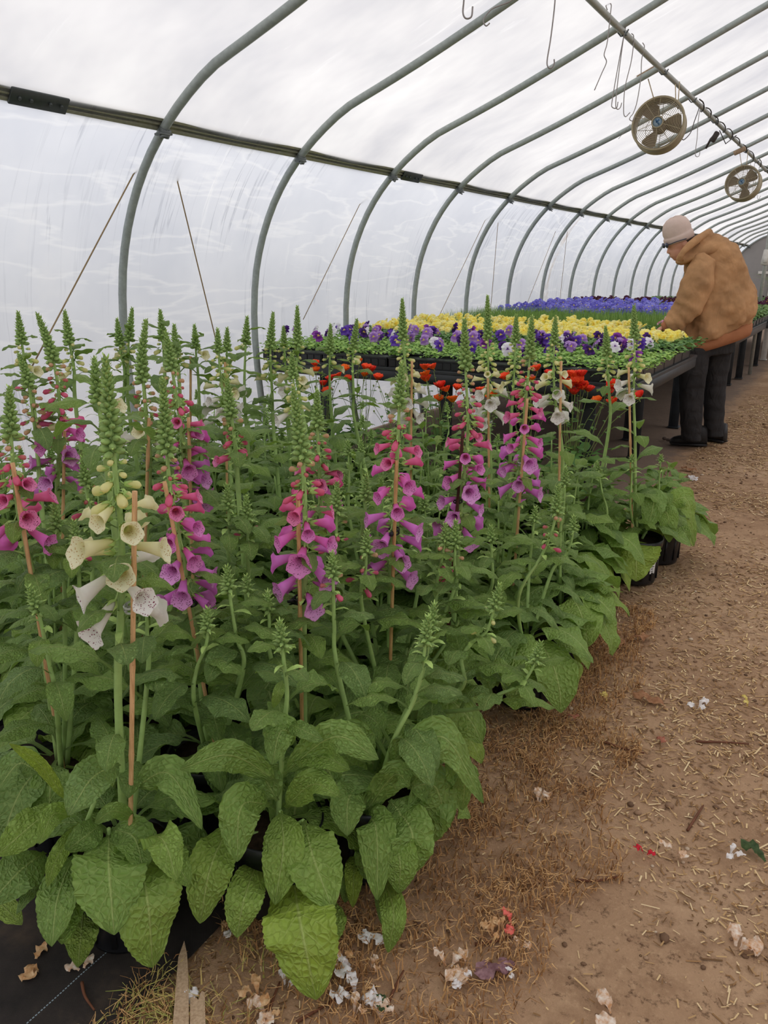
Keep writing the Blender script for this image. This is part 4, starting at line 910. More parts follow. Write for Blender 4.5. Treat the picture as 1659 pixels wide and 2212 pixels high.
for fx, fy, ci in GF:
    yy = 4.12+.05*((fx*7+fy*3) % 10)/10; p = at_y(fx, fy, yy); j = min(range(len(pots_g)), key=lambda i: abs(pots_g[i][0]-p.x)); gr[j][2].append((p, ci))
for j, (root, A, fl) in enumerate(gr):
    x, y = pots_g[j]; r_ = random.Random(j+50); fl2 = list(fl)
    for p, ci in fl:
        b = Vector((x+r_.uniform(-.03, .03), y+r_.uniform(-.03, .03), .2)); m = b.lerp(p, .55)+Vector((r_.uniform(-.03, .03), r_.uniform(-.02, .02), .05))
        S = spline([b, m, p-Vector((0, 0, .012))], 12); A.tube(S, np.linspace(.0026, .0014, 12), 5, mat=1); stem_leaves(A, S, 4, .07, .03, .035, int(p.x*91), .4, 6, 2, .3, .9)
    for k in range(7):                    # unopened buds on side stalks
        b = np.array([x, y, .3]); t = b+np.array([r_.uniform(-.14, .14), r_.uniform(-.09, .05), r_.uniform(.25, .5)]); S = spline([b, (b+t)/2+np.array([0, 0, .03]), t], 8); A.tube(S, .0013, 5, mat=1); A.ell(t, (.006, .006, .008), mat=1)
        stem_leaves(A, S, 3, .06, .03, .03, k+j, .5, 6, 2, .3, .9)
    A.build('foliage', [M_GEUML, M_GSTEM], root)
    for p, ci in fl:
        d = Vector((r_.uniform(-.4, .4), r_.uniform(-.7, 0), r_.uniform(.7, 1.2))); place('flower', GM[ci+3*r_.randrange(2)], root, p-Vector((x, y, 0)), d.to_track_quat('Z', 'Y'), r_.uniform(1.35, 1.8))
# ------------------------------------------------------------------ tall grasses and steel posts at the far right
for k, (x, y, h, lb) in enumerate(((-1.15, 14.6, .72, 'nearest tuft of tall grass at the right edge'), (-.98, 15.6, .8, 'second tuft of tall grass at the right edge, behind the nearest'), (-.7, 16.9, .85, 'third tuft of tall grass at the right edge'))):
    root = thing('potted_grass', lb, 'grass', (x, y, BT+.001) if y < 18 else (x, y, 0), 'tall grasses on the far bench'); A = Acc(); r_ = random.Random(k)
    A.lathe([(0, 0), (.07, 0), (.085, .15), (.09, .155), (.08, .15), (0, .14)], 20, (x, y, BT+.001)); A.build('pot', M_POT, root); A = Acc()
    for m in range(150):
        az = r_.uniform(0, 6.28); L = h*r_.uniform(.5, 1.1); leaf(A, arch((x+.03*math.cos(az), y+.03*math.sin(az), BT+.13), az, L, 1.45, r_.uniform(-.2, 1.2)), .012, (math.cos(az), math.sin(az)), 7, 1, r_.random(), 0, .2, .0, m, wide=.3)
    A.build('foliage', M_GRASSY, root)
def post(x, y, z0, z1, label, tagz=None):
    root = thing('steel_post', label, 'post', (x, y, z0)); A = Acc(); A.tube([(x, y, z0), (x, y, z1)], .025, 12); A.build('pipe', M_GALV, root)
    if tagz:
        A = Acc(); A.box((x-.0, y-.035, tagz), (.09, .02, .2), Quaternion((0, 1, 0), .1), bev=.008); A.box((x, y-.05, tagz-.03), (.05, .012, .08), bev=.004); A.build('thermostat_box', M_PVC, root)
p = at_f(1641, 655, 11.0); post(p.x, p.y, 0, float(np.interp(p.x, SEC[:, 0], SEC[:, 2]))-.05, 'upright steel post at the right edge with a small white box hung on it', at_f(1653, 556, 11.0).z)
# timber and pipe frame of the far end wall
for x in (-2.6, -1.2, .2, 1.6, 3.0):
    zt = float(np.interp(x, SEC[:, 0], SEC[:, 2]))-.06; A = Acc(); A.box((x, YEND-.05, zt/2), (.09, .06, zt)); struct(A.build('trim_%d' % (int((x+2.6)/1.4)+1), M_PVC, smooth=False), 'pale upright post of the far end wall', 'trim')
A = Acc(); A.box((.3, YEND-.05, 1.35), (6.6, .05, .08)); struct(A.build('trim_6', M_PVC, smooth=False), 'pale crossbar of the far end wall', 'trim')
A = Acc(); A.box((.9, YEND-.04, .66), (6.2, .03, 1.1)); struct(A.build('trim_7', plain('white_panel', (232, 230, 226), .6, .2, var=.04), smooth=False), 'white lower panel of the far end wall', 'trim')
# ------------------------------------------------------------------ the man at the bench
FP = 6.29
def PX(x, y, dF=0.0): return np.array(tuple(at_f(x, y, FP+dF)))
FWD = np.array([-SW, CW, 0.])
def loft(A, rings, n=28, tint=.5, mat=0, fold=None):
    """rings: (left px, right px, half depth, forward offset); closed at both ends"""
    G = []; a = np.linspace(0, 2*np.pi, n, endpoint=False)
    for k, (l, r, hd, dF) in enumerate(rings):
        L, Rr = PX(*l, dF), PX(*r, dF); c, hw = (L+Rr)/2, (Rr-L)/2
        w_ = 1.0
        if fold is not None: w_ = 1+fold[k]*np.sin(9*a+k*.9)*.5+fold[k]*.5*np.sin(17*a+2*k)
        e = .86; ca, sa = np.sign(np.cos(a))*np.abs(np.cos(a))**e, np.sign(np.sin(a))*np.abs(np.sin(a))**e
        G.append(c+(ca*w_)[:, None]*hw+(sa*w_)[:, None]*FWD*hd)
    G = np.array(G); G = np.concatenate([np.repeat(G[:1].mean(1, keepdims=True), n, 1), G, np.repeat(G[-1:].mean(1, keepdims=True), n, 1)])
    A.grid(G, tint, mat, wrap=True)
def limb(A, pts, n=14, steps=22, mat=0):
    S = spline([list(p[0])+[p[1]] for p in pts] if False else [p[0] for p in pts], steps); rad = np.interp(np.linspace(0, 1, steps), np.linspace(0, 1, len(pts)), [p[1] for p in pts]); A.tube(S, rad, n, mat=mat)
def remesh(o, v, smooth=4, it=None):
    m = o.modifiers.new('surface', 'REMESH'); m.mode = 'VOXEL'; m.voxel_size = v; m.use_smooth_shade = True
    s = o.modifiers.new('soft', 'SMOOTH'); s.factor = .5; s.iterations = smooth
def cloth(name, rgb, rough=.85, bumpy=.5, sc1=9, var=.14):
    t = NT(name); P = t.obj(); c = lin(rgb); a = t.noise(P, 5, 4, .6); f = t.noise(P, 260, 2, .5)
    lo = tuple(v*(1-var*1.6) for v in c[:3])+(1,); hi = tuple(min(1, v*(1+var*1.5)) for v in c[:3])+(1,)
    t.set(t.ramp(a, [(.3, lo), (.7, hi)]), rough, .15)
    w_ = t.noise(t.mapping(P, (1, 1, .55)), sc1, 3, .5, .8); h = t.math('ADD', w_, t.math('MULTIPLY', f, .04)); t.bump(h, bumpy, .035); return t.m
M_SKIN = plain('skin', (214, 158, 132), .55, .3, var=.06, scale=20); M_HAIR = plain('dark_brown_hair', (52, 38, 32), .6, .3, var=.3, scale=120)
M_JACKET = cloth('brown_duck_canvas', (178, 136, 96), .85, .6, 8, .18); M_RIB = cloth('rust_rib_knit', (168, 112, 78), .9, .15, 30, .08); M_PANTS = cloth('black_work_trousers', (52, 50, 50), .85, .9, 12); M_BEANIE = cloth('taupe_knit', (204, 182, 170), .95, .15, 30, .05)
M_BOOT = plain('black_boot_leather', (34, 31, 30), .5, .35)
g0 = at_z(1515, 962)
root = thing('person', 'person in brown hooded jacket, black trousers and taupe knit hat, bowed over the flowers', 'person', (g0.x, g0.y, 0))
# body: one continuous figure under the clothes
A = Acc()
hc = PX(1468, 521)
up = (PX(1459, 488)-PX(1475, 545)); up /= np.linalg.norm(up); sidev = FWD*1.0; front = np.cross(FWD, up); front /= np.linalg.norm(front)
if front.dot(PX(1430, 520)-PX(1500, 520)) < 0: front = -front
sidev = np.cross(up, front)
def HP(f, u, s=0.0): return hc+front*f+up*u+sidev*s
qh = Matrix((Vector(front), Vector(sidev), Vector(up))).transposed().to_quaternion()
A.ell(HP(0, .015), (.098, .077, .115), qh, 14, 18); A.ell(HP(.035, -.065), (.062, .058, .068), qh, 12, 14); A.ell(HP(.052, -.105), (.034, .036, .028), qh, 8, 10)
A.ell(HP(.098, -.042), (.020, .014, .018), qh, 8, 8); A.ell(HP(.092, -.022), (.014, .009, .026), qh, 8, 8); A.ell(HP(.085, .004), (.018, .055, .012), qh, 8, 10)
A.ell(HP(.088, -.075), (.012, .024, .007), qh, 6, 8); A.ell(HP(.087, -.088), (.012, .022, .007), qh, 6, 8); A.ell(HP(-.012, -.035, -.078), (.022, .009, .034), qh, 8, 8); A.ell(HP(-.012, -.035, .078), (.022, .009, .034), qh, 8, 8)
limb(A, [(HP(-.02, -.05), .062), (PX(1492, 545), .066), (PX(1512, 575), .08)])
loft(A, [((1500, 568), (1560, 548), .15, 0), ((1495, 600), (1585, 580), .17, 0), ((1492, 660), (1600, 640), .17, 0), ((1482, 720), (1595, 705), .15, 0), ((1478, 760), (1580, 745), .15, 0)], 20)
for dF, sgn in ((-.13, 1), (.16, 1)):
    wr, el, sh = PX(1435, 706, dF), PX(1480, 668, dF), PX(1518, 580, dF*1.1); limb(A, [(sh, .055), (el, .045), (wr, .028)])
    hd = PX(1424, 713, dF); d = (hd-wr)/np.linalg.norm(hd-wr); dn = np.array([0, 0, -1.]); sd = np.cross(d, dn); sd /= np.linalg.norm(sd)
    A.ell((wr+hd)/2+d*.012, (.04, .034, .018), Vector(d).to_track_quat('X', 'Z'), 8, 10)
    for k, (off, L) in enumerate(((-.028, .062), (-.010, .072), (.009, .068), (.026, .054))):   # four bent fingers
        b = hd+sd*off; A.tube(spline([b-d*.012, b+d*L*.4+dn*L*.15, b+d*L*.62+dn*L*.5, b+d*L*.58+dn*L*.85], 9), np.linspace(.0095, .0072, 9), 8)
    b = wr+d*.02-sd*.036; A.tube(spline([b, b-sd*.018+d*.028+dn*.012, b-sd*.006+d*.056+dn*.032], 7), np.linspace(.011, .008, 7), 8)
LEG1 = [((1470, 752), (1530, 746), .115, -.05), ((1468, 790), (1528, 786), .11, -.05), ((1469, 830), (1521, 828), .095, -.055), ((1469, 872), (1517, 872), .085, -.055), ((1471, 915), (1515, 915), .08, -.055), ((1474, 950), (1512, 950), .078, -.05)]
LEG2 = [((1515, 748), (1580, 738), .115, .06), ((1520, 785), (1575, 780), .11, .06), ((1523, 825), (1567, 822), .095, .06), ((1522, 868), (1564, 866), .085, .055), ((1522, 910), (1562, 908), .08, .05), ((1524, 942), (1560, 942), .076, .045)]
shr = lambda rings, s: [((l[0]+(r[0]-l[0])*s, l[1]), (r[0]-(r[0]-l[0])*s, r[1]), hd*(1-1.6*s), f) for l, r, hd, f in rings]
loft(A, shr(LEG1, .14), 16); loft(A, shr(LEG2, .14), 16)
body = A.build('body', M_SKIN, root); remesh(body, .0075, 2)
# trousers, with stacked wrinkles towards the cuffs
def crumple(rings, seed, n=26, amp=2.2):
    r_ = random.Random(seed); out = []
    for i in range(n):
        t = i/(n-1)*(len(rings)-1); a = min(int(t), len(rings)-2); f = t-a; A0, B0 = rings[a], rings[a+1]; li = lambda p, q: p+(q-p)*f
        k = amp*(.25+.75*(i/n)**1.3); w_ = math.sin(i*1.9+seed)*k; w2 = math.sin(i*1.7+seed*2+1)*k
        out.append(((li(A0[0][0], B0[0][0])-w_*.6, li(A0[0][1], B0[0][1])+w2*.4), (li(A0[1][0], B0[1][0])+w2*.6, li(A0[1][1], B0[1][1])-w_*.4), li(A0[2], B0[2])+.004*math.sin(i*2.1), li(A0[3], B0[3])))
    return out
A = Acc(); loft(A, [((1478, 722), (1596, 690), .17, 0), ((1474, 745), (1588, 722), .175, 0), ((1470, 770), (1580, 760), .15, 0)]); loft(A, crumple(LEG1, 1)); loft(A, crumple(LEG2, 4))
tr = A.build('trousers', M_PANTS, root); remesh(tr, .011, 3)
# boots standing on the floor
for (hx, hy), (tx, ty) in (((1506, 962), (1466, 960)), ((1552, 954), (1512, 947))):
    h_, t_ = np.array(tuple(at_z(hx, hy))), np.array(tuple(at_z(tx, ty))); d = (t_-h_); L = np.linalg.norm(d); d /= L; s = np.array([-d[1], d[0], 0]); A = Acc()
    L = .29; c0 = (h_+t_)/2-d*.145; rows = []
    for t, wd, zt in ((0, .03, .07), (.04, .037, .16), (.2, .04, .17), (.38, .042, .13), (.55, .045, .09), (.75, .05, .072), (.9, .044, .06), (1.0, .022, .04)):
        a = np.linspace(0, 2*np.pi, 16, endpoint=False); rows.append([c0+d*t*L+s*wd*math.copysign(abs(math.cos(x))**.8, math.cos(x))+np.array([0, 0, .004+zt*(.5+.5*math.copysign(abs(math.sin(x))**.7, math.sin(x)))]) for x in a])
    G = np.array(rows); G = np.concatenate([np.repeat(G[:1].mean(1, keepdims=True), 16, 1), G, np.repeat(G[-1:].mean(1, keepdims=True), 16, 1)]); A.grid(G, wrap=True)
    A.box(c0+d*L*.5+np.array([0, 0, .010]), (L*1.0, .094, .02), Vector(d).to_track_quat('X', 'Z'), bev=.006); A.build('boot', M_BOOT, root)
# jacket
A = Acc()
T = [((1468, 744), (1622, 694), .20, 0), ((1462, 728), (1627, 676), .225, 0), ((1467, 706), (1628, 655), .225, 0), ((1474, 676), (1623, 628), .22, 0), ((1482, 642), (1613, 594), .215, 0), ((1484, 606), (1601, 560), .20, 0), ((1484, 578), (1584, 534), .18, 0), ((1484, 556), (1562, 514), .14, 0), ((1488, 542), (1540, 506), .08, 0)]
loft(A, T, 44, fold=[.06, .095, .07, .05, .035, .02, .01, 0, 0])
jk = A.build('jacket', M_JACKET, root); remesh(jk, .012, 3)
tx = bpy.data.textures.new('cloth_folds', 'CLOUDS'); tx.noise_scale = .16; tx.noise_depth = 2
dm = jk.modifiers.new('folds', 'DISPLACE'); dm.texture = tx; dm.strength = .075; dm.mid_level = .5; dm.texture_coords = 'LOCAL'
for dF in (-.175, .17):   # sleeves, bunched at the elbow
    A = Acc(); S_ = spline([PX(1524, 560, dF*.7), PX(1510, 596, dF), PX(1495, 640, dF*1.1), PX(1480, 672, dF*1.1), PX(1458, 694, dF*1.05), PX(1440, 704, dF)], 44)
    rr = np.interp(np.linspace(0, 1, 44), [0, .25, .5, .68, .86, 1], [.085, .112, .11, .097, .074, .055]); rr = rr*(1+.045*np.sin(np.arange(44)*1.15)*np.linspace(.3, 1, 44)+.03*np.sin(np.arange(44)*.55+1))
    A.tube(S_, rr, 22); sl = A.build('sleeve', M_JACKET, jk); remesh(sl, .011, 3); d3 = sl.modifiers.new('folds', 'DISPLACE'); d3.texture = tx; d3.strength = .05; d3.texture_coords = 'LOCAL'
A = Acc()    # hood lying on the shoulders: a thick pouch with a raised rim towards the neck
rim = [PX(1467, 562, -.12), PX(1474, 546, -.15), PX(1498, 523, -.13), PX(1522, 507, -.06), PX(1532, 502, .02), PX(1520, 509, .10), PX(1492, 530, .14), PX(1474, 550, .12)]
limb(A, [(p, .028) for p in rim], 12, 40)
hcn, ax1 = PX(1520, 541), (PX(1560, 528)-PX(1480, 556))/2; ax1 /= np.linalg.norm(ax1); u1 = np.cross(FWD, ax1); u1 = u1 if u1[2] > 0 else -u1
qd = Matrix((Vector(ax1), Vector(FWD), Vector(u1/np.linalg.norm(u1)))).transposed().to_quaternion(); A.ell(hcn, (.165, .165, .088), qd, 16, 24); A.ell(PX(1540, 530), (.085, .14, .085), qd, 14, 20); A.ell(PX(1490, 557, -.05), (.1, .10, .035), qd, 12, 16)
hood = A.build('hood', M_JACKET, jk); remesh(hood, .010, 3); d2 = hood.modifiers.new('folds', 'DISPLACE'); d2.texture = tx; d2.strength = .03; d2.texture_coords = 'LOCAL'
A = Acc(); loft(A, [((1472, 766), (1617, 719), .175, 0), ((1468, 757), (1620, 710), .19, 0), ((1467, 746), (1621, 697), .195, 0), ((1472, 738), (1618, 690), .18, 0)], 60, fold=[.006]*4)
A.build('rib_hem', M_RIB, jk)
for dF in (-.14,):
    A = Acc(); limb(A, [(PX(1446, 702, -.16), .050), (PX(1438, 707, -.16), .046), (PX(1431, 710, -.155), .040)], 14, 8); A.build('rib_cuff', M_RIB, jk)
# hair below the hat, hat, glasses pushed up on the brim
A = Acc(); A.ell(HP(-.03, -.012), (.082, .083, .07), qh, 12, 16); A.ell(HP(.01, -.03, -.070), (.016, .014, .035), qh, 8, 8); A.build('hair', M_HAIR, root)
A = Acc(); prof = [(.0, .0), (.098, .002), (.106, .012), (.107, .045), (.104, .055), (.099, .058), (.099, .066), (.102, .09), (.096, .13), (.08, .162), (.052, .182), (.02, .192), (0, .19)]
q2 = qh; n = 32; a = np.linspace(0, 2*np.pi, n, endpoint=False); Mx = np.array(q2.to_matrix())
G = np.array([[(r*1.0*math.cos(t)*1.07, r*.87*math.sin(t), z+.004*math.sin(2*t+z*40)) for t in a] for r, z in prof]); G = G@Mx.T+HP(-.002, -.005); A.grid(G, wrap=True); A.build('knit_hat', M_BEANIE, root)
A = Acc()
for s in (-1, 1):
    A.ell(HP(.113, .012, .034*s), (.008, .030, .021), qh, 8, 12); A.tube([HP(.112, .014, .06*s), HP(.05, .016, .096*s), HP(-.02, .008, .097*s)], .0035, 6)
A.tube([HP(.116, .014, -.01), HP(.116, .014, .01)], .004, 6); A.build('glasses', plain('dark_blue_lens', (40, 46, 70), .15, .6), root)
# ------------------------------------------------------------------ circulation fans
M_FAN = plain('dusty_tan_paint', (158, 146, 118), .5, .4, var=.15, scale=8); M_BLADE = plain('dusty_fan_blade', (140, 124, 104), .6, .3, var=.15, scale=10); M_BADGE = plain('blue_grey_badge', (130, 150, 164), .4, .4, var=.05)
M_BADGE2 = plain('badge_emblem', (60, 96, 130), .4, .4); M_ROPE = plain('pale_cord', (188, 170, 138), .8, .1); M_WIRE = plain('dull_hook_wire', (150, 144, 140), .5, .4, .4); M_WOODB = wood_mat('weathered_block', (176, 150, 120), (128, 104, 80)); M_CABLE = plain('dark_cable', (66, 60, 56), .6, .3)
def fan(c, D, axis, label, cords, block, rotz=.3):
    c = np.array(tuple(c)); root = thing('fan', label, 'fan', tuple(c), 'fans hung under the roof'); z = Vector(axis).normalized(); x = Vector((0, 0, 1)); x = (x-z*x.dot(z)).normalized(); y = z.cross(x); q = Matrix((x, y, z)).transposed().to_quaternion(); Rr = D/2; M = np.array(q.to_matrix())
    W_ = lambda p: c+M@np.array(p)
    A = Acc(); A.lathe([(Rr*.95, -.10), (Rr*1.0, -.105), (Rr*1.02, -.09), (Rr*.98, -.08), (Rr*.97, .02), (Rr*1.01, .03), (Rr*1.03, .045), (Rr*1.0, .055), (Rr*.94, .05), (Rr*.93, -.08), (Rr*.95, -.10)], 48, c, q=q); A.build('housing', M_FAN, root)
    for zz, nm in ((.05, 'front_guard'), (-.10, 'rear_guard')):
        A = Acc(); nr = 13 if zz > 0 else 3
        for k in range(nr):
            r = Rr*(.24+.70*k/(nr-1)); t = np.linspace(0, 2*np.pi, 49); h = zz+.028*(1-(r/Rr)**2)*(1 if zz > 0 else -1); A.tube([W_((r*math.cos(a), r*math.sin(a), h)) for a in t], .0019, 5, cap=False)
        for k in range(10 if zz > 0 else 4):
            a = k*2*math.pi/(10 if zz > 0 else 4); A.tube([W_((r*math.cos(a), r*math.sin(a), zz+.028*(1-(r/Rr)**2)*(1 if zz > 0 else -1))) for r in np.linspace(Rr*.2, Rr*.98, 6)], .0022, 5)
        A.build(nm, M_FAN, root)
    for k in range(3):
        a0 = rotz+k*2*math.pi/3; A = Acc(); rows = []
        for r, w0, w1 in ((.16, -.38, .42), (.35, -.44, .50), (.6, -.46, .50), (.8, -.42, .46), (.86, -.30, .34)):
            rows.append([W_((Rr*r*math.cos(a0+t), Rr*r*math.sin(a0+t), -.02+.035*(t/.5))) for t in np.linspace(w0, w1, 8)])
        G = np.array(rows); A.grid(G); A.grid(G-np.array(tuple(z))*.002); A.build('blade', M_BLADE, root)
    A = Acc(); A.lathe([(0, -.09), (.05, -.09), (.055, -.06), (.055, -.01), (.03, 0), (0, 0)], 20, c, q=q); A.build('motor', M_BLADE, root)
    A = Acc(); A.lathe([(0, .076), (Rr*.2, .076), (Rr*.2, .072)], 28, c, q=q); A.lathe([(Rr*.19, .074), (Rr*.225, .074), (Rr*.225, .084), (Rr*.19, .084), (Rr*.19, .074)], 28, c, q=q, mat=1)
    for p, d in (((.0, 0), (.05, .010)), ((.008, 0), (.012, .03))): A.box(W_((p[0], p[1], .0775)), (d[0], d[1], .003), q @ Quaternion((0, 0, 1), .7), mat=2)
    A.build('badge', [M_BADGE, M_FAN, M_BADGE2], root)
    for a, b in cords:
        A = Acc(); A.tube([a, (np.array(tuple(a))+np.array(tuple(b)))/2, b], .004, 6); A.build('hanging_cord', M_ROPE, root)
    if block is not None:
        A = Acc(); A.box(block, (.14, .05, .05), Quaternion((0, 1, 0), -.4), bev=.004); A.build('hanger_block', M_WOODB, root)
    return root
def purl_pt(px, py): return at_x(px, py, -1.64)
c1 = at_f(1423, 270, fwd(at_x(1440, 140, -1.64))); to = Vector((-c1.x, -c1.y, CAMH-c1.z)).normalized(); ax = Vector((to.x-.16, to.y+.05, to.z+.28))
F1 = fwd(c1)
fan1 = fan(c1, .405, ax, 'larger wire caged fan hanging under the roof, nearer of the two', [(at_f(1414, 219, F1), at_f(1400, 170, F1)), (at_f(1460, 232, F1), at_f(1459, 182, F1)), (at_f(1464, 236, F1+.02), at_f(1468, 176, F1+.02))], at_f(1396, 158, F1), .55)
F2 = fwd(at_x(1600, 306, -1.64)); c2 = at_f(1605, 396, F2); to = Vector((-c2.x, -c2.y, CAMH-c2.z)).normalized()
fan(c2, .41, Vector((to.x-.25, to.y, to.z+.25)), 'smaller looking wire caged fan hanging farther back near the right edge', [(at_f(1603, 364, F2), at_f(1598, 330, F2)), (at_f(1612, 364, F2), at_f(1616, 325, F2))], at_f(1598, 326, F2), 1.3)
# ------------------------------------------------------------------ wire hooks and cables under the roof
def hook(pts, label, F=None, r=.0032, mat=None, name='wire_hook', cat='hook', group='wire hooks under the roof'):
    F = F or fwd(at_x(*pts[0], -1.64)); A = Acc(); P = [at_f(x, y, F) for x, y in pts]; A.tube(spline(P, len(P)*5), r, 6); o = A.build(name, mat or M_WIRE, org=P[0]); tag(o, label, cat, group); return o
F0 = fwd(at_x(1198, -75, -1.64))
hook([(1199, -60), (1199, 0), (1190, 80), (1182, 130), (1184, 145), (1191, 147), (1197, 138), (1197, 128)], 'long wire hook hanging at the top, its curl over the third hoop', 4.0)
hook([(1003, -40), (1002, 0), (1000, 26), (1004, 38), (1012, 40), (1019, 34), (1021, 14)], 'small wire hook at the top edge, left of the others', 3.3)
hook([(1112, -6), (1100, 4), (1080, 12), (1062, 20), (1048, 36), (1044, 47), (1050, 56), (1058, 50)], 'bent wire hook lying along the second full hoop at the top', 4.2)
hook([(1312, 22), (1309, 12), (1314, 6), (1320, 10), (1319, 26), (1312, 90), (1305, 118), (1310, 134), (1300, 158), (1284, 195)], 'straightened wire hanging at the roof pipe, bent in the middle, pointing down left')
hook([(1347, 46), (1352, 54), (1345, 90), (1332, 160), (1322, 220), (1323, 232), (1332, 233), (1335, 220)], 'wire hook on the roof pipe, leftmost of the close pair')
hook([(1346, 48), (1350, 58), (1343, 110), (1334, 180), (1330, 226), (1334, 236), (1340, 232), (1343, 222)], 'wire hook on the roof pipe, right one of the close pair')
hook([(1364, 72), (1369, 82), (1364, 130), (1350, 190), (1347, 240), (1351, 252), (1358, 246), (1361, 243)], 'wire hook with an open tip just right of the close pair')
hook([(1388, 92), (1392, 102), (1386, 130), (1384, 170), (1376, 220), (1368, 244), (1362, 252), (1360, 258), (1366, 261), (1372, 252)], 'wire hook hanging just left of the nearer fan')
hook([(1518, 224), (1513, 232), (1508, 262), (1506, 296), (1502, 330), (1504, 338), (1510, 337), (1512, 328)], 'wire hook hanging right of the nearer fan')
A = Acc(); A.tube(spline([at_f(x, y, F1+.9*(1-i/6)) for i, (x, y) in enumerate([(1512, 226), (1508, 240), (1500, 262), (1492, 286), (1480, 300), (1474, 301), (1466, 288)])], 30), .004, 6); A.build('power_cord', M_CABLE, fan1)
hook([(1336, 300), (1352, 280), (1362, 268)], 'loose wire end below the nearer fan', F1, .002, group=None)
for k, (x, y0, y1) in enumerate(((1622, 345, 418), (1630, 352, 422), (1640, 360, 425))): hook([(x, y0), (x-2, (y0+y1)/2), (x-4, y1), (x-1, y1+5), (x+3, y1-2)], 'thin wire hook, %s of the three right of the farther fan' % ('leftmost', 'middle', 'rightmost')[k], None, .003)
A = Acc(); r_ = random.Random(3); P = []
for t in np.linspace(0, 1, 60):
    x, y = 1510+150*t, 222+150*t*.985; p = at_x(x, y, -1.64); P.append((p.x+.03*math.sin(t*60), p.y, p.z-.0+.03*math.cos(t*60)-.015*abs(math.sin(t*22))))
A.tube(spline(P, 240), .006, 6); cb = A.build('power_cable', M_CABLE, org=P[0]); tag(cb, 'dark power cable wound along the roof pipe past the fans', 'cable')
pl = at_x(1550, 282, -1.64); A = Acc(); A.box(pl+Vector((-.02, 0, -.06)), (.05, .06, .11), Quaternion((0, 1, 0), .5), bev=.01); A.tube([pl+Vector((0, 0, -.01)), pl+Vector((-.06, 0, -.08)), pl+Vector((-.1, 0, -.17))], .012, 8); A.tube([pl+Vector((.02, 0, 0)), pl+Vector((.09, .05, -.13)), pl+Vector((.15, .3, -.02))], .005, 6); A.build('plug', M_CABLE, cb)
# ------------------------------------------------------------------ ground
def ground_mat():
    t = NT('packed_dirt'); P = t.pos()
    a = t.noise(P, 1.1, 6, .62); b = t.noise(P, 9, 6, .7); c = t.noise(P, 70, 5, .75)
    base = t.ramp(a, [(.3, lin((152, 120, 92))), (.5, lin((176, 143, 112))), (.7, lin((194, 162, 130)))])
    base = t.mix(t.math('MULTIPLY', t.math('SUBTRACT', b, .48, clamp=True), 2.6), base, lin((122, 90, 66)))
    base = t.mix(t.math('MULTIPLY', t.math('SUBTRACT', c, .54, clamp=True), 3.0, clamp=True), base, lin((206, 174, 138)))
    d = t.noise(P, 38, 4, .8)
    base = t.mix(t.math('MULTIPLY', t.math('SUBTRACT', .45, d, clamp=True), 6.0, clamp=True), base, lin((92, 68, 50)))
    sp = t.n('ShaderNodeSeparateXYZ'); t.l(P, sp.inputs[0])
    gx_ = t.math('MULTIPLY', t.math('SUBTRACT', t.math('ADD', -1.02, t.math('MULTIPLY', t.math('SUBTRACT', b, .5), .5)), sp.outputs['X']), 6, clamp=True)
    gy_ = t.math('MULTIPLY', t.math('SUBTRACT', sp.outputs['Y'], 4.2), 4, clamp=True)
    base = t.mix(t.math('MULTIPLY', t.math('MULTIPLY', gx_, gy_), .8), base, lin((134, 118, 106)))
    t.set(base, .92, .12)
    h = t.math('ADD', t.math('MULTIPLY', b, .7), t.math('MULTIPLY', c, .3)); t.bump(h, .8, .02)
    return t.m
gz_ = lambda x, y: .012*noise.noise((x*1.7, y*1.7, 0))-.012
A = Acc(); xs = np.linspace(-4.6, 6.2, 110); ys = np.linspace(Y0-1, YEND+3, 240)
G = np.zeros((len(xs), len(ys), 3))
for i, x in enumerate(xs):
    for j, y in enumerate(ys): G[i, j] = (x, y, gz_(x, y))
A.grid(G); struct(A.build('floor', ground_mat()), 'packed brown dirt floor with straw litter', 'floor')
A = Acc(); A.grid(np.array([[(-60, -60, -.08), (-60, 90, -.08)], [(60, -60, -.08), (60, 90, -.08)]])); o = A.build('ground_outside', plain('outside_ground', (120, 118, 100), .9, .1)); struct(o, 'bare ground outside the greenhouse', 'ground')
def at_g(px, py, h=0.0): p = at_z(px, py, h); return p
# black woven ground cloth under the pots
def cloth_mat():
    t = NT('woven_ground_cloth'); P = t.pos(); sp = t.n('ShaderNodeSeparateXYZ'); t.l(P, sp.inputs[0])
    wv = t.math('MULTIPLY', t.math('SINE', t.math('MULTIPLY', sp.outputs['X'], 2400)), t.math('SINE', t.math('MULTIPLY', sp.outputs['Y'], 2400)))
    nz = t.noise(P, 6, 5, .7); base = t.ramp(nz, [(.3, lin((38, 35, 34))), (.55, lin((56, 50, 47))), (.8, lin((88, 74, 62)))])
    base = t.mix(t.math('MULTIPLY', wv, .15, clamp=True), base, lin((96, 92, 88)))
    m = t.math('FRACT', t.math('DIVIDE', t.math('ADD', sp.outputs['X'], 1.18+.15+3.0), .3)); m = t.math('LESS_THAN', t.math('ABSOLUTE', t.math('SUBTRACT', m, .5)), .0045)
    ds = t.math('GREATER_THAN', t.math('FRACT', t.math('MULTIPLY', sp.outputs['Y'], 160)), .35)
    base = t.mix(t.math('MULTIPLY', m, ds), base, lin((150, 166, 176))); t.set(base, .8, .2); t.bump(t.math('ADD', t.math('MULTIPLY', wv, .3), nz), .3, .004); return t.m
A = Acc(); xs = np.linspace(-3.7, -1.02, 90); ys = np.linspace(.0, 4.1, 130); G = np.zeros((len(xs), len(ys), 3))
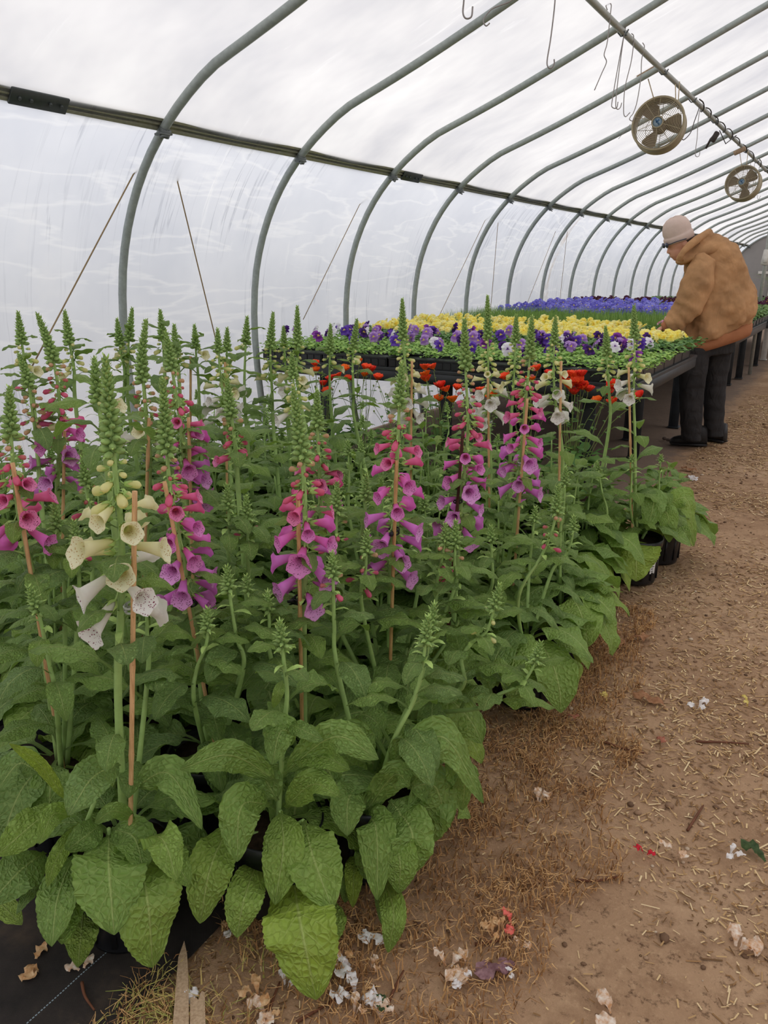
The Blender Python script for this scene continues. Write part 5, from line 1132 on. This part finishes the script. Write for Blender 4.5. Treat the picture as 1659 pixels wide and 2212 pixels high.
for i, x in enumerate(xs):
    for j, y in enumerate(ys):
        e = .02*noise.noise((0, y*3, 5)) if i > 80 else 0; G[i, j] = (x+e, y, .0015+.0045*max(0, noise.noise((x*4, y*9, 2))))
A.grid(G); tag(A.build('ground_cloth', cloth_mat()), 'black woven ground cloth with pale stitched lines under the foxglove pots', 'ground cloth')
# broken boards at the edge of the cloth
M_BOARD = wood_mat('weathered_board', (206, 178, 146), (166, 136, 106))
def board(px, h, label):
    T = np.array([tuple(at_z(x, y, h)) for x, y in px]); B = T.copy(); B[:, 2] = .002; n = len(T); A = Acc()
    ring = np.stack([B, T]); A.grid(np.concatenate([ring, ]), wrap=True); cT, cB = T.mean(0), B.mean(0); A.grid(np.stack([T, np.repeat(cT[None], n, 0)]), wrap=True); A.grid(np.stack([np.repeat(cB[None], n, 0), B]), wrap=True)
    tag(A.build('wooden_board', M_BOARD, smooth=False, org=tuple(cB)), label, 'board')
board([(398, 2032), (385, 2068), (379, 2140), (372, 2230), (368, 2290), (408, 2290), (408, 2200), (407, 2120), (404, 2060)], .016, 'narrow split wooden board with a pointed end lying along the ground cloth')
board([(411, 2156), (420, 2150), (428, 2160), (436, 2140), (442, 2144), (444, 2215), (446, 2290), (410, 2290), (410, 2220)], .014, 'second short wooden board with a jagged end beside the pointed one')
# ------------------------------------------------------------------ straw, crumbs and dry grass: uncountable litter
def tint_mat(name, stops, rough=.8):
    t = NT(name); t.set(t.ramp(t.attr('tint'), [(p, lin(c)) for p, c in stops]), rough, .15); return t.m
r_ = random.Random(11); A = Acc(); V, F, T = [], [], []
def inview(x, y, m=60):
    if fwd((x, y, 0)) < .5: return False
    p = pix((x, y, 0)); return -m < p[0] < 1659+m*9 and p[1] < 2290+m*8
n = 0
while n < 38000:
    y = .3+9.8*r_.random()**1.6; x = r_.uniform(-1.15, 3.0)
    if not inview(x, y) or (y > 4.2 and x < -1.0): continue
    d = noise.noise((x*1.3, y*1.3, 7))+.35*noise.noise((x*5, y*5, 3))
    if d < r_.uniform(-.6, .35): continue
    L = r_.uniform(.002, .008)*(1+.26*y)*(2.4 if r_.random() < .07 else 1); w_ = r_.uniform(.0006, .0015)*(1+.25*y); az = r_.uniform(0, 3.14); c, s = math.cos(az), math.sin(az); z = gz_(x, y)+.002+r_.random()*.004; dz = r_.uniform(-.003, .004)
    b = len(V); V += [(x-c*L-s*w_, y-s*L+c*w_, z), (x-c*L+s*w_, y-s*L-c*w_, z), (x+c*L+s*w_, y+s*L-c*w_, z+dz), (x+c*L-s*w_, y+s*L+c*w_, z+dz)]; F.append((b, b+1, b+2, b+3)); t_ = r_.random(); T += [t_]*4; n += 1
A.quads(V, F); A.T = [np.array(T)]
tag(A.build('straw_litter', tint_mat('straw', [(0, (104, 76, 50)), (.35, (160, 122, 82)), (.7, (206, 172, 122)), (1, (232, 208, 164))]), smooth=False), 'scattered pale straw bits on the brown dirt aisle', 'straw', kind='stuff')
A = Acc(); n = 0
while n < 2000:
    y = .3+8.2*r_.random()**1.5; x = r_.uniform(-1.0, 2.8)
    if not inview(x, y): continue
    k = r_.uniform(.0015, .0055)*(1+.15*y)*(1.8 if r_.random() < .06 else 1); A.ell((x, y, gz_(x, y)+k*.35), (k*r_.uniform(.8, 1.5), k, k*.6), Quaternion((0, 0, 1), r_.uniform(0, 3)), 5, 6, r_.random()); n += 1
tag(A.build('soil_crumbs', tint_mat('soil_crumb', [(0, (92, 70, 54)), (.4, (136, 106, 82)), (.85, (172, 142, 114)), (1, (200, 180, 156))])), 'small dark soil crumbs and pebbles over the dirt aisle', 'soil crumbs', kind='stuff')
A = Acc(); n = 0
EDGE = [(.5, -.55), (.8, -.52), (1.1, -.36), (1.6, -.34), (2.2, -.42), (2.8, -.52), (3.3, -.6)]
while n < 11000:
    y = r_.uniform(.5, 3.2); xe = float(np.interp(y, [e[0] for e in EDGE], [e[1] for e in EDGE])); x = r_.uniform(-1.06, xe+.12*noise.noise((0, y*4, 1)))
    if not inview(x, y) or noise.noise((x*5, y*5, 9)) < r_.uniform(-.45, .45): continue
    if y > 1.3 and x < -.95: continue
    grn = max(0, 1-math.hypot(x+.98, y-.83)/.22); L = r_.uniform(.014, .042)*(1+.8*grn); az = r_.uniform(0, 6.28); e0 = r_.uniform(-.05, .55)+.5*grn*r_.random(); b = (x, y, gz_(x, y)+.0015+.006*r_.random())
    P = arch(b, az, L, e0, e0-r_.uniform(.1, 1.0), 3); cu = r_.uniform(-.45, .45); P = [p+np.array([-math.sin(az), math.cos(az), 0])*cu*L*(i/3)**2 for i, p in enumerate(P)]; P = [np.array([p[0], p[1], max(p[2], gz_(x, y)+.001)]) for p in P]
    leaf(A, P, r_.uniform(.0011, .0024), (math.cos(az), math.sin(az)), 4, 1, min(1, (.62+.38*r_.random()) if r_.random() < grn else .6*r_.random()), 0, 0, 0, n, wide=.3); n += 1
tag(A.build('dry_grass', tint_mat('dry_grass_blade', [(0, (136, 98, 64)), (.3, (182, 138, 92)), (.6, (222, 180, 124)), (.75, (196, 178, 106)), (1, (146, 156, 80))]), smooth=False), 'dry brown grass thatch on the floor along the foxglove block', 'dry grass', kind='stuff')
# ------------------------------------------------------------------ fallen petals, leaves and stalks, each its own thing
def crumple_mat(name, a, b, spot=None):
    t = NT(name); nz = t.noise(t.obj(), 60, 4, .65); c = t.ramp(nz, [(.35, lin(a)), (.65, lin(b))]); t.set(c, .7, .2); trans(t, c, .2); return t.m
PMAT = {'white': crumple_mat('fallen_white_petal', (236, 228, 222), (252, 250, 250)), 'tan': crumple_mat('fallen_tan_petal', (206, 150, 96), (240, 206, 160)), 'mixed': crumple_mat('fallen_cream_brown_petal', (214, 162, 112), (250, 240, 226)),
        'coral': crumple_mat('fallen_coral_petal', (246, 104, 96), (255, 140, 124)), 'red': crumple_mat('fallen_red_petal', (204, 30, 52), (236, 60, 76)), 'mauve': crumple_mat('fallen_mauve_leaf', (126, 88, 94), (176, 138, 142)), 'brown': crumple_mat('fallen_brown_leaf', (150, 104, 74), (190, 142, 104)),
        'green': crumple_mat('fallen_green_leaf', (58, 76, 48), (88, 108, 66)), 'pinkred': crumple_mat('fallen_reddish_leaf', (168, 104, 84), (196, 132, 106)), 'yellow': crumple_mat('fallen_yellow_petal', (214, 190, 90), (240, 222, 140))}
def debris(px, py, size, col, label, n=3, seed=0, name='fallen_petal', cat='petal', flat_=.5, long_=1.0):
    p = at_g(px, py); d = depth(p)/FPX*size*1.25; r_ = random.Random(seed+int(px)*7+int(py)); A = Acc(); z0 = gz_(p.x, p.y)+.006
    if p.x < -1.0: z0 = .008
    for k in range(n):
        az = r_.uniform(0, 6.28); L = d*(.62 if n > 1 else 1.0)*r_.uniform(.8, 1.1); W_ = L*r_.uniform(.5, .8)*(1/long_); c = np.array([p.x, p.y, z0])+np.array([math.cos(az), math.sin(az), 0])*(d*.10 if n > 1 else -L*.5)
        P = arch(c, az, L, r_.uniform(.2, .8)*flat_, r_.uniform(-.9, .1)*flat_, 4); P = [np.array([q[0], q[1], max(q[2], z0-.003)]) for q in P]; leaf(A, P, W_, (math.cos(az), math.sin(az)), 14, 8, .5, .5, .35, .02, seed+k*7+int(px), .35, wide=.7)
    tag(A.build(name, PMAT[col], org=(p.x, p.y, gz_(p.x, p.y))), label, cat, 'fallen petals and leaves on the floor')
for i, a in enumerate([
 (75, 2083, 52, 'tan', 'curled tan petal on the black ground cloth, left of the front pot', 3), (178, 2102, 44, 'mixed', 'white and brown shrivelled petal on the ground cloth in front of the front pot', 2), (441, 2140, 50, 'white', 'white petal lying against the jagged board', 2),
 (489, 2012, 36, 'white', 'small white petal between the boards and the biggest hanging leaf', 2), (474, 2000, 30, 'tan', 'brownish petal next to the small white one under the foxglove leaves', 2), (617, 2124, 34, 'white', 'white petal just left of the lowest leaf tip', 2), (557, 2148, 52, 'tan', 'tan petal left of the lowest leaf tip', 3),
 (578, 2182, 52, 'mixed', 'cream petal at the bottom of the picture below the lowest leaf', 3), (612, 2196, 28, 'tan', 'small tan petal at the bottom edge right of the cream one', 2), (727, 2096, 46, 'tan', 'tan petal right of the lowest leaf tip', 3), (765, 2082, 66, 'white', 'long pair of white petals right of the lowest leaf', 2),
 (742, 2056, 34, 'tan', 'tan petal above the long white pair', 2), (798, 2092, 36, 'mixed', 'cream petal right of the long white pair', 2), (770, 2152, 66, 'white', 'large ragged white petal below the long white pair', 4), (764, 2182, 40, 'mixed', 'cream petal tip under the large ragged white one', 2), (820, 2196, 42, 'mixed', 'pinkish cream petal at the bottom edge by a dark leaf', 3),
 (806, 2012, 52, 'white', 'white crumpled petal under the front right foxglove leaf', 3), (828, 2004, 40, 'tan', 'tan petal touching the white one under the front right leaf', 2), (968, 2088, 62, 'mixed', 'large cream and brown petal between the mauve leaf and the foxgloves', 4), (1000, 2124, 36, 'white', 'small white scraps below the large cream petal', 3),
 (1062, 2018, 32, 'tan', 'tan petal left of the coral one', 3), (1084, 2008, 30, 'tan', 'tan petal touching the coral one', 3), (1120, 2050, 30, 'mixed', 'cream petal below the coral one', 2), (1108, 2000, 46, 'coral', 'bright coral pink petal on the dirt', 2), (1395, 1838, 36, 'red', 'bright red petal on the open dirt aisle', 2),
 (1460, 1838, 40, 'mixed', 'cream scrap right of the red petal', 3), (1576, 1846, 36, 'white', 'white petal near the right edge beside a dark green leaf', 3), (1590, 2046, 60, 'mixed', 'cream petal near the right edge, lower than the dark green leaf', 3), (1326, 2192, 64, 'mixed', 'cream petal at the bottom edge of the aisle', 3),
 (1162, 1731, 44, 'mixed', 'cream petal with a reddish stain beside the front foxglove leaves', 2), (1506, 1524, 34, 'white', 'white petal alone on the aisle at mid height', 3), (1492, 1036, 26, 'white', 'white scrap on the straw behind the stickered pot', 3), (1112, 2108, 26, 'white', 'tiny pale scrap right of the mauve leaf', 2), (1617, 1518, 22, 'yellow', 'yellow petal scrap at the right edge of the aisle', 2), (1312, 1512, 24, 'yellow', 'yellow petal scrap in front of the block edge pots', 2)]):
    debris(*a[:5], n=a[5], seed=i)
for i, a in enumerate([(1070, 2096, 92, 'mauve', 'mauve brown shrivelled leaf on the straw', 1), (1626, 1838, 52, 'green', 'dark green leaf near the right edge of the aisle', 1), (820, 2170, 44, 'green', 'dark green leaf scrap at the bottom of the picture', 1), (1350, 1380, 66, 'brown', 'dry brown leaf on the aisle level with the block edge', 2),
 (1214, 1506, 42, 'brown', 'flat brown leaf scrap by the black pot at the block edge', 1), (1402, 1513, 54, 'brown', 'narrow brown leaf on the aisle left of the white petal', 1), (1237, 1552, 30, 'pinkred', 'reddish leaf scrap below the flat brown one', 1), (1428, 1602, 28, 'pinkred', 'small orange brown leaf on the aisle', 1), (1490, 800+215, 30, 'brown', 'brown chip on the straw behind the stickered pot', 1)]):
    debris(*a[:5], n=a[5], seed=50+i, name='fallen_leaf', cat='leaf', flat_=.35, long_=1.5)
M_TWIG = plain('brown_stalk', (112, 72, 52), .7, .2, var=.25)
for i, (pts, lb) in enumerate([([(574, 2200), (590, 2150), (604, 2115)], 'dark stalk standing up left of the lowest leaf'), ([(838, 2160), (856, 2120), (872, 2090)], 'brown stalk beside the dark green leaf scrap'), ([(640, 2200), (700, 2165), (770, 2120)], 'long reddish brown stalk at the bottom of the picture'),
 ([(1026, 2036), (1070, 2030), (1120, 2016)], 'reddish stalk running under the coral petal'), ([(1300, 1598), (1345, 1614), (1392, 1624)], 'thin brown twig in the middle of the aisle'), ([(1504, 1600), (1560, 1601), (1618, 1604)], 'straight brown twig by the right edge'), ([(1126, 1628), (1150, 1650), (1168, 1674)], 'short twig beside the front foxglove leaves'), ([(1240, 1895), (1290, 1897), (1345, 1886)], 'twig low on the aisle under the cream petal'), ([(178, 2130), (185, 2160), (205, 2190)], 'shrivelled stalk on the ground cloth'), ([(1486, 1788), (1510, 1750), (1520, 1735)], 'pale straw stalk lying alone on the aisle')]):
    P = [at_g(x, y) for x, y in pts]; P = [Vector((p.x, p.y, (gz_(p.x, p.y) if p.x > -1.0 else .004)+.006)) for p in P]; A = Acc(); A.tube(spline(P, 10), np.linspace(.0028, .0016, 10)*(1+.25*fwd(P[0])), 6)
    tag(A.build('twig', M_TWIG, org=P[0]), lb, 'twig', 'twigs on the floor')
for x, y, lb in ((1435, 950, 'left of two pebbles beside the boots of the man'), (1443, 953, 'right of two pebbles beside the boots of the man')):
    p = at_g(x, y); A = Acc(); A.ell((p.x, p.y, .012), (.020, .017, .015), None, 8, 10); tag(A.build('pebble', plain('grey_brown_pebble', (120, 104, 94), .8, .2)), lb, 'pebble')
